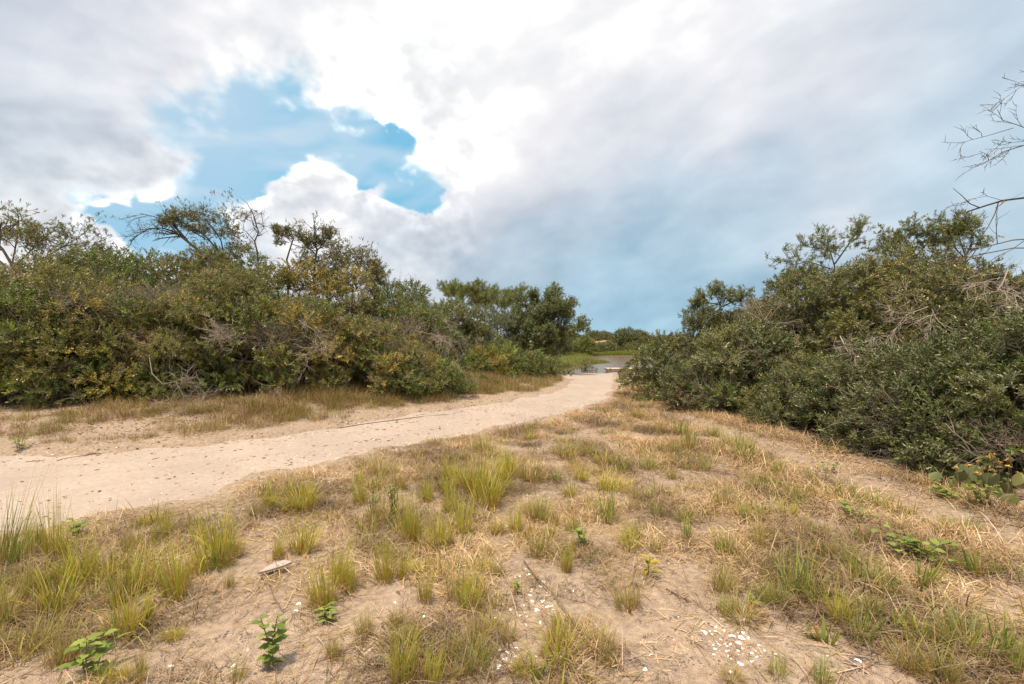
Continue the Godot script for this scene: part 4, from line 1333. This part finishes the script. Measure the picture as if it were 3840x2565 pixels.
func tuft(x: float, y: float, h: float, w: float, kind: String, label: Dictionary, r: RandomNumberGenerator) -> void:
	var p := spot(x, y)
	var m: Mesh = tufts[kind][r.randi() % tufts[kind].size()]
	var o := put(m, "grass_sprout" if kind == "broad" else "grass_tuft", self, p)
	var k := -p.z / F
	var hh := h * k * 1.22
	var ww := clampf(w * k / 0.62, hh * 0.35, hh * 1.6)
	o.transform = Transform3D(Basis(Vector3(r.randf_range(-1, 1), 0, r.randf_range(-1, 1)).normalized(), r.randf_range(0.0, 0.22)) * Basis(Vector3.UP, r.randf_range(0, TAU)) * Basis.from_scale(Vector3(ww * r.randf_range(0.7, 1.35), hh * r.randf_range(0.85, 1.15), ww * r.randf_range(0.7, 1.35))), p)
	var tall := "tall" if hh > 0.26 else ("knee-low" if hh > 0.16 else "short")
	var broad := "spreading" if ww > hh * 0.75 else "upright"
	var place_ := "in matted dry grass"
	if edge_at(p.x, -p.z) < 0.9: place_ = "at the edge of the sand path"
	elif p.x > 2.6: place_ = "in pale dry grass near the wax myrtle scrub"
	elif bare(p.x, -p.z) > 0.25: place_ = "beside a bare sand strip"
	tag(o, "%s %s %s %s" % [tall, broad, label[kind], place_], "grass", label[kind] + " " + place_)

# ------------------------------------------------------------------ small things

var leaf_shapes := []

func leaf_shape(s: int) -> ArrayMesh:
	# one leaf with a toothed edge, folded a little along its midrib; one metre long
	var r := rng_of(s)
	var b := Buf.new()
	var n := 7
	for k in n + 1:
		var t := float(k) / n
		var w := 0.5 * pow(sin(PI * clampf(t * 0.96 + 0.02, 0, 1)), 0.7) * (1.0 if k % 2 else 0.72) * r.randf_range(0.85, 1.1)
		var y := -0.35 * t * t + 0.1 * t
		b.vert(Vector3(-w, y + 0.10 * w, -t), Color(0.95, 0.95, 0.95))
		b.vert(Vector3(0, y, -t), Color(0.88, 0.9, 0.85))
		b.vert(Vector3(w, y + 0.10 * w, -t), Color(1, 1, 1))
	for k in n:
		for j in 2:
			var q := k * 3 + j
			b.tri(q, q + 3, q + 1)
			b.tri(q + 1, q + 3, q + 4)
	return b.mesh(null)

func leafy(called: String, label: String, at: Vector3, stems: int, h: float, leaf_l: float, leaf_w: float, per: int, spread: float, cols: Array, s: int, group := "") -> Node3D:
	var r := rng_of(s)
	var t := base(called, at)
	tag(t, label, "plant", group)
	if leaf_shapes.is_empty():
		for k in 3: leaf_shapes.append(leaf_shape(850 + k))
	var sb := Buf.new()
	var lb := Buf.new()
	var apart := leaf_l >= 0.05 and leaf_w > 0.015
	var tones := []
	for c in cols:
		for g in [0.85, 1.1]:
			var m: StandardMaterial3D = mats.grass.duplicate()
			m.albedo_color = lin(c.r * g, c.g * g, c.b * g)
			tones.append(m)
	for k in stems:
		var a := r.randf_range(0, TAU)
		var tip := Vector3(cos(a) * spread * r.randf(), h * r.randf_range(0.6, 1.0), sin(a) * spread * r.randf())
		var mid := tip * 0.5 + Vector3(0, h * 0.1, 0) + on_sphere(r) * h * 0.06
		var pts := PackedVector3Array([Vector3(0, -0.02, 0) + Vector3(tip.x, 0, tip.z) * 0.2, mid, tip])
		sb.tube(pts, 0.004, 0.002, 4, Color(0.16, 0.15, 0.05), false)
		for j in per:
			var u := 0.15 + 0.85 * (j + 0.5) / per
			var p := pts[0].lerp(mid, u * 2.0) if u < 0.5 else mid.lerp(tip, u * 2.0 - 1.0)
			var b := j * 2.4 + r.randf_range(-0.4, 0.4)
			var d := Vector3(cos(b), r.randf_range(0.0, 0.7), sin(b)).normalized()
			var l := leaf_l * r.randf_range(0.6, 1.15)
			if apart:
				var o := put(leaf_shapes[r.randi() % 3], "leaf", t, p)
				o.material_override = tones[r.randi() % tones.size()]
				o.basis = Basis.looking_at(d, (Vector3.UP + on_sphere(r) * 0.3).normalized()) * Basis.from_scale(Vector3(leaf_w * r.randf_range(0.9, 1.25), l, l))
			else:
				var col: Color = cols[r.randi() % cols.size()]
				var g := r.randf_range(0.8, 1.15)
				lb.leaf(p, d, Vector3.UP, l, leaf_w * r.randf_range(0.8, 1.1), r.randf_range(0.05, 0.35), Color(col.r * g, col.g * g, col.b * g))
	put(sb.mesh(mats.chip), "stem", t)
	if lb.v.size(): put(lb.mesh(mats.grass), "leaves", t)
	return t

func lay_small_things() -> void:
	var r := rng_of(800)
	var fresh := [Color(0.21, 0.28, 0.055), Color(0.17, 0.23, 0.05), Color(0.26, 0.31, 0.07)]
	var lime := [Color(0.26, 0.31, 0.05), Color(0.21, 0.26, 0.05)]
	leafy("seedling", "upright leafy green seedling on bare sand", spot(1020, 2510), 3, 0.26, 0.062, 0.042, 11, 0.06, fresh, 801)
	leafy("seedling", "large-leaved green plant beside matted grass", spot(330, 2545), 4, 0.2, 0.09, 0.035, 7, 0.14, fresh, 802)
	leafy("seedling", "small dark green rosette on sand below a straw-footed tuft", spot(1232, 2330), 4, 0.09, 0.06, 0.02, 6, 0.05, fresh, 803)
	leafy("seedling", "tiny yellow-green seedling beside the shell scatter", spot(1940, 2230), 3, 0.09, 0.04, 0.018, 5, 0.03, lime, 804)
	leafy("seedling", "dark green leafy seedling among olive tufts", spot(2185, 2045), 4, 0.14, 0.06, 0.04, 6, 0.07, fresh, 805)
	leafy("seedling", "orange-yellow seedling among dry grass", spot(2430, 2168), 3, 0.14, 0.08, 0.02, 5, 0.05, [Color(0.42, 0.30, 0.02), Color(0.3, 0.28, 0.03)], 806)
	leafy("feathery_weed", "feathery green weed between yellow-green tufts", spot(1480, 1945), 7, 0.34, 0.05, 0.014, 18, 0.16, fresh, 807)
	leafy("feathery_weed", "thinner feathery weed behind the yellow-green tufts", spot(1395, 1930), 5, 0.26, 0.05, 0.014, 14, 0.12, [Color(0.14, 0.18, 0.06)], 808)
	leafy("seedling", "small green plant at the foot of the bank beside the path", spot(75, 1680), 6, 0.26, 0.07, 0.035, 7, 0.2, lime, 809)
	leafy("vine", "patch of round green vine leaves in dry grass", spot(3440, 2090), 12, 0.16, 0.065, 0.055, 5, 0.32, fresh, 810)
	leafy("vine", "bright vine leaves at the edge of the bare sand strip", spot(3200, 1940), 8, 0.12, 0.06, 0.045, 4, 0.3, fresh, 811)
	leafy("vine", "vine leaves trailing from dry grass towards the prickly pear", spot(3560, 1870), 8, 0.12, 0.07, 0.05, 5, 0.22, fresh, 812)
	leafy("vine", "lime-green leafy weed in front of the prickly pear", spot(3690, 1900), 9, 0.26, 0.075, 0.03, 7, 0.22, lime, 813)
	leafy("vine", "small vine sprig on the bare sand strip", spot(3110, 1770), 6, 0.14, 0.05, 0.035, 5, 0.2, fresh, 814)
	leafy("seedling", "seedling with two dark leaves by the shell grit", spot(2815, 2270), 2, 0.06, 0.06, 0.04, 3, 0.03, fresh, 815)
	leafy("seedling", "leafy green weed at the path edge behind tufts", spot(270, 2010), 4, 0.14, 0.07, 0.06, 5, 0.12, fresh, 816)

	# prickly pear with dried yellow flower heads
	prickly(spot(3650, 1835), 15, 0.34, 820, "prickly pear clump in front of the dark wax myrtle")
	prickly(spot(3830, 1880), 8, 0.3, 821, "prickly pear clump beside the tangled grey stems")
	prickly(spot(2900, 1595), 5, 0.24, 822, "low prickly pear pads at the foot of the narrow-leaved myrtle")
	for k in 16:
		var x := r.randf_range(3580, 3820)
		var p := spot(x, 1850 + r.randf_range(-20, 30))
		var t := base("flower_stalk", p)
		tag(t, "thin stalk with a dried yellow flower head above the prickly pear", "flower", "dried flower heads by the prickly pear")
		var b := Buf.new()
		var top := Vector3(r.randf_range(-0.06, 0.06), r.randf_range(0.2, 0.42), r.randf_range(-0.05, 0.05))
		b.tube(PackedVector3Array([Vector3(0, -0.02, 0), top * 0.5 + Vector3(0.01, 0, 0), top]), 0.003, 0.002, 4, Color(0.2, 0.16, 0.08), false)
		put(b.mesh(mats.chip), "stalk", t)
		var hb := Buf.new()
		for j in 26:
			var dd := on_sphere(r)
			dd.y = absf(dd.y) * 0.5
			hb.leaf(top + Vector3(dd.x, dd.y, dd.z) * 0.008, dd.normalized(), Vector3.UP, 0.026, 0.012, 0.1, Color(0.52, 0.36, 0.08) if j % 3 else Color(0.42, 0.3, 0.14))
		put(hb.mesh(mats.straw), "flower_head", t)

	# shells
	var shell := Buf.new()
	for ring in 4:
		for k in 7:
			var a := PI * k / 6.0
			var q := ring / 3.0
			shell.vert(Vector3(cos(a) * q, 0.42 * (1.0 - q * q) + 0.03 * (k % 2) * q, sin(a) * q * 1.25 - 0.4), Color(1, 1, 1) if (ring + k) % 3 else Color(0.9, 0.86, 0.8))
	for ring in 3:
		for k in 6:
			var a := ring * 7 + k
			shell.tri(a, a + 7, a + 1)
			shell.tri(a + 1, a + 7, a + 8)
	var shell_mesh := shell.mesh(mats.chip)
	for q in [[2640, 2370, 22], [2745, 2385, 26], [2780, 2390, 24], [2770, 2410, 22], [2700, 2320, 14], [2685, 2350, 14], [2440, 2457, 20], [2775, 2490, 22], [2740, 2520, 18], [2055, 2275, 22], [2070, 2210, 14], [1985, 2235, 22], [2030, 2255, 14], [2025, 2335, 18], [1870, 2495, 20], [1895, 2470, 18], [1900, 2445, 16], [1935, 2430, 14], [3215, 2475, 20], [3225, 2480, 18], [1590, 2310, 14], [1120, 2265, 16], [1110, 2290, 16], [1035, 2380, 24], [640, 2500, 24], [430, 2505, 16], [190, 2420, 14], [1800, 2200, 12], [2150, 2215, 14], [1480, 2260, 12], [2820, 2450, 16], [2840, 2465, 16], [2420, 2510, 20]]:
		var p := spot(q[0], q[1])
		var o := put(shell_mesh, "shell", self, p)
		var s: float = q[2] * -p.z / F * 0.62
		o.transform = Transform3D(Basis(Vector3.UP, r.randf_range(0, TAU)) * Basis(Vector3.RIGHT, r.randf_range(-0.4, 0.4)) * Basis.from_scale(Vector3(s, s * 0.6, s)), p - Vector3(0, s * 0.06, 0))
		tag(o, "white broken shell lying on the sand between grass tufts", "shell", "white shells on the sand")
	var chips := []
	var ccol := PackedColorArray()
	var bits := []
	var bcol := PackedColorArray()
	for k in 26000:
		var d := sqrt(r.randf_range(1.6 * 1.6, 13.0 * 13.0))
		var x := r.randf_range(-1.2, 1.15) * d
		if x > 4.6: continue
		var e := edge_at(x, d)
		var n := cover.get_noise_2d(x * 1.1 + 90.0, d * 1.1)
		var want := 0.09 + 0.4 * smoothstep(0.1, 0.4, n)
		if e < 0.4 and e > -1.1: want += 0.5
		if grid_at(bank_grid, x, d, 0.0) > 0.0: want += 0.3
		if r.randf() > want: continue
		var s := r.randf_range(0.004, 0.011) * (1.0 if d < 6 else 1.4)
		if r.randf() < 0.5:
			chips.append(Transform3D(Basis(on_sphere(r), r.randf_range(0, 1.2)) * Basis(Vector3.UP, r.randf_range(0, TAU)) * Basis.from_scale(Vector3(s, s * 0.5, s)), Vector3(x, height(x, d) + 0.001, -d)))
			var g := r.randf_range(0.55, 0.85)
			ccol.append(Color(g, g * r.randf_range(0.86, 0.98), g * r.randf_range(0.72, 0.94)))
		elif r.randf() < 0.9:
			bits.append(Transform3D(Basis(Vector3.UP, r.randf_range(0, TAU)) * Basis.from_scale(Vector3(s * 1.4, s * 0.4, s * r.randf_range(1.0, 4.5))), Vector3(x, height(x, d) + 0.002, -d)))
			bcol.append([Color(0.22, 0.12, 0.07), Color(0.13, 0.08, 0.06), Color(0.38, 0.22, 0.12)][r.randi() % 3])
	# leaf litter under both thickets
	for k in 17000:
		var left := r.randf() < 0.75
		var d := r.randf_range(7.5, 15.0) if left else r.randf_range(3.8, 12.0)
		var x := r.randf_range(-13.0, 0.5) if left else r.randf_range(4.2, 5.6)
		if left and grid_at(bank_grid, x, d, 0.0) < 0.4 + 0.5 * r.randf(): continue
		if not left and r.randf() > smoothstep(4.2, 4.9, x): continue
		var s := r.randf_range(0.010, 0.022)
		bits.append(Transform3D(Basis(on_sphere(r), r.randf_range(0, 0.6)) * Basis(Vector3.UP, r.randf_range(0, TAU)) * Basis.from_scale(Vector3(s, s * 0.4, s * r.randf_range(1.2, 2.6))), Vector3(x, height(x, d) + 0.004, -d)))
		bcol.append([Color(0.24, 0.12, 0.07), Color(0.15, 0.09, 0.06), Color(0.34, 0.20, 0.13), Color(0.30, 0.22, 0.18)][r.randi() % 4])
	# dark crust flakes on the open sand
	for q in [[2650, 2400, 110], [2500, 2330, 70], [2440, 2480, 90], [2620, 2480, 90], [2900, 2470, 70], [3200, 2480, 60], [1640, 2080, 50], [760, 2470, 90], [900, 2400, 70], [2330, 2470, 70]]:
		for k in 150:
			var p := spot(q[0] + r.randfn(0, q[2]), q[1] + r.randfn(0, q[2] * 0.4))
			if lumps.get_noise_2d(p.x * 4.0, p.z * 4.0) < 0.02: continue
			var s := r.randf_range(0.002, 0.006)
			bits.append(Transform3D(Basis(Vector3.UP, r.randf_range(0, TAU)) * Basis.from_scale(Vector3(s * 1.6, s * 0.5, s * 2.4)), p))
			bcol.append(Color(0.12, 0.095, 0.085) * r.randf_range(0.7, 1.8))
	# shell grit beds
	for q in [[2010, 2220, 70], [2720, 2370, 90], [1920, 2470, 70], [2780, 2430, 60], [1000, 1790, 160], [1250, 1750, 120], [2000, 2300, 60]]:
		for k in 30:
			var p := spot(q[0] + r.randfn(0, q[2]), q[1] + r.randfn(0, q[2] * 0.4))
			var s := r.randf_range(0.004, 0.012)
			chips.append(Transform3D(Basis(on_sphere(r), r.randf_range(0, 1.2)) * Basis.from_scale(Vector3(s, s * 0.5, s)), p + Vector3(0, 0.001, 0)))
			var g := r.randf_range(0.6, 0.88)
			ccol.append(Color(g, g * r.randf_range(0.86, 0.98), g * r.randf_range(0.75, 0.95)))
	tag(copies(shell_mesh, chips, ccol, "shell_grit", self), "white and tan shell crumbs strewn over sand and path", "shell grit", "", "stuff")
	tag(copies(shell_mesh, bits, bcol, "litter", self), "brown leaf crumbs and dark crust flakes on the sand", "litter", "", "stuff")

	# sticks, and a strip for the shaded ledge
	stick("dry_stem", "long thin dark stem lying across the grass and sand", [[1962, 2105], [2010, 2170], [2080, 2255], [2150, 2350], [2230, 2455]], 0.006, 0.03, 840)
	stick("stick", "dark stick on the path by the bank", [[325, 1703], [350, 1701], [380, 1702]], 0.012, 0.01, 841)
	stick("stick", "long thin twig on the path pointing at the dark stick", [[215, 1728], [270, 1717], [330, 1702]], 0.006, 0.008, 842)
	stick("stick", "short twig on the path near the bank plant", [[95, 1733], [130, 1731], [165, 1728]], 0.006, 0.008, 843)
	stick("root", "thin dark strip standing for the shaded ledge along the eroded far edge of the path", [[1265, 1607], [1350, 1593], [1450, 1580], [1560, 1566], [1650, 1557], [1702, 1553]], 0.009, 0.004, 844)  # dark tube drawn in for the shade line of the eroded ledge
	stick("stick", "thin brown twig on sand beside broad-bladed sprouts", [[2500, 2210], [2545, 2240], [2590, 2260]], 0.006, 0.01, 845)
	stick("stick", "pale twig on the thatch beside the flat grey bark", [[1010, 2190], [1030, 2250], [1060, 2300]], 0.005, 0.02, 846)
	stick("dry_stem", "pale straw stem arching over the tufts", [[540, 2000], [620, 2035], [700, 2060], [770, 2085]], 0.005, 0.10, 847)
	# flat piece of bark
	var bb := Buf.new()
	var bp := [Vector3(-0.10, 0, 0.02), Vector3(-0.03, 0.012, -0.03), Vector3(0.06, 0.018, -0.04), Vector3(0.11, 0.008, -0.01), Vector3(0.07, 0.014, 0.025), Vector3(-0.02, 0.010, 0.035)]
	for lay in 2:
		for p in bp: bb.vert(p + Vector3(0, 0.012 * (1 - lay), 0), Color(0.36, 0.31, 0.28) if lay == 0 else Color(0.2, 0.15, 0.12))
	for k in range(1, 5):
		bb.tri(0, k, k + 1)
		bb.tri(6, 6 + k + 1, 6 + k)
	for k in 6:
		bb.tri(k, 6 + k, (k + 1) % 6)
		bb.tri((k + 1) % 6, 6 + k, 6 + (k + 1) % 6)
	var bark := put(bb.mesh(mats.chip), "bark_piece", self, spot(1030, 2150) + Vector3(0, 0.03, 0))
	bark.rotation = Vector3(0.1, 0.25, 0.12)
	tag(bark, "flat grey piece of bark on the matted dry grass", "bark")

	# plank landing in the pond
	var lx := (2272.0 - PX) / F * 40.0
	var dk := base("landing", Vector3(lx, -1.02, -40.0))
	tag(dk, "low wooden plank landing at the near edge of the pond", "landing")
	var wood := StandardMaterial3D.new()
	wood.albedo_color = lin(0.52, 0.40, 0.29)
	wood.roughness = 0.85
	var pm := BoxMesh.new()
	pm.size = Vector3(0.185, 0.04, 1.5)
	pm.material = wood
	for k in 14:
		var o := put(pm, "plank", dk, Vector3(0.1 + k * 0.2, 0.3 + r.randf_range(-0.006, 0.006), r.randf_range(-0.02, 0.02)))
		o.rotation.y = r.randf_range(-0.015, 0.015)
	var bm := BoxMesh.new()
	bm.size = Vector3(2.8, 0.12, 0.06)
	bm.material = wood
	for z in [-0.6, 0.6]: put(bm, "beam", dk, Vector3(1.4, 0.21, z))
	var dark_wood: StandardMaterial3D = wood.duplicate()
	dark_wood.albedo_color = lin(0.22, 0.16, 0.11)
	var po := CylinderMesh.new()
	po.top_radius = 0.05
	po.bottom_radius = 0.06
	po.height = 0.95
	po.material = dark_wood
	for x in [0.25, 2.5]:
		for z in [-0.68, 0.68]: put(po, "post", dk, Vector3(x, -0.1, z))

func stick(called: String, label: String, px: Array, rad: float, lift: float, s: int) -> void:
	var r := rng_of(s)
	var at := spot(px[0][0], px[0][1])
	var pts := PackedVector3Array()
	for k in px.size():
		var p := spot(px[k][0], px[k][1])
		pts.append(p - at + Vector3(r.randf_range(-0.01, 0.01), rad * 0.6 + lift * sin(PI * k / (px.size() - 1.0)), 0))
	var b := Buf.new()
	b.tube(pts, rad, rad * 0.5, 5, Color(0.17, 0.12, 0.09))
	for k in 3:
		var q := pts[1].lerp(pts[pts.size() - 1], r.randf())
		b.tube(PackedVector3Array([q, q + Vector3(r.randf_range(-0.04, 0.04), 0.015, r.randf_range(-0.04, 0.04))]), rad * 0.5, rad * 0.3, 3, Color(0.15, 0.11, 0.08))
	var o := put(b.mesh(mats.chip), called, self, at)
	tag(o, label, "twig")

func prickly(at: Vector3, n: int, spread: float, s: int, label: String) -> void:
	var r := rng_of(s)
	var t := base("prickly_pear", at)
	tag(t, label, "cactus", "")
	for k in n:
		var b := Buf.new()
		var h := r.randf_range(0.13, 0.19)
		var w := h * r.randf_range(0.72, 0.9)
		var col := Color(0.13, 0.155, 0.06) if k % 3 else Color(0.17, 0.17, 0.06)
		# a flat oval pad with rounded rim
		var rings := 8
		for j in rings + 1:
			var v := float(j) / rings
			var ww := w * 0.5 * pow(sin(PI * clampf(v * 0.93 + 0.05, 0, 1)), 0.6)
			for q in 8:
				var a := TAU * q / 8
				b.vert(Vector3(cos(a) * ww, v * h, sin(a) * 0.014), col * (0.9 + 0.1 * (q % 2)))
		for j in rings:
			for q in 8:
				var a := j * 8 + q
				var c := j * 8 + (q + 1) % 8
				b.tri(a, c, a + 8)
				b.tri(c, c + 8, a + 8)
		var o := put(b.mesh(mats.chip), "pad", t)
		var upper := k > n * 0.6
		o.position = Vector3(r.randf_range(-1, 1) * spread, 0.13 * r.randf_range(0.8, 1.1) if upper else -0.02, r.randf_range(-0.6, 0.6) * spread)
		o.rotation = Vector3(r.randf_range(-0.5, 0.5), r.randf_range(0, TAU), r.randf_range(-0.5, 0.5))
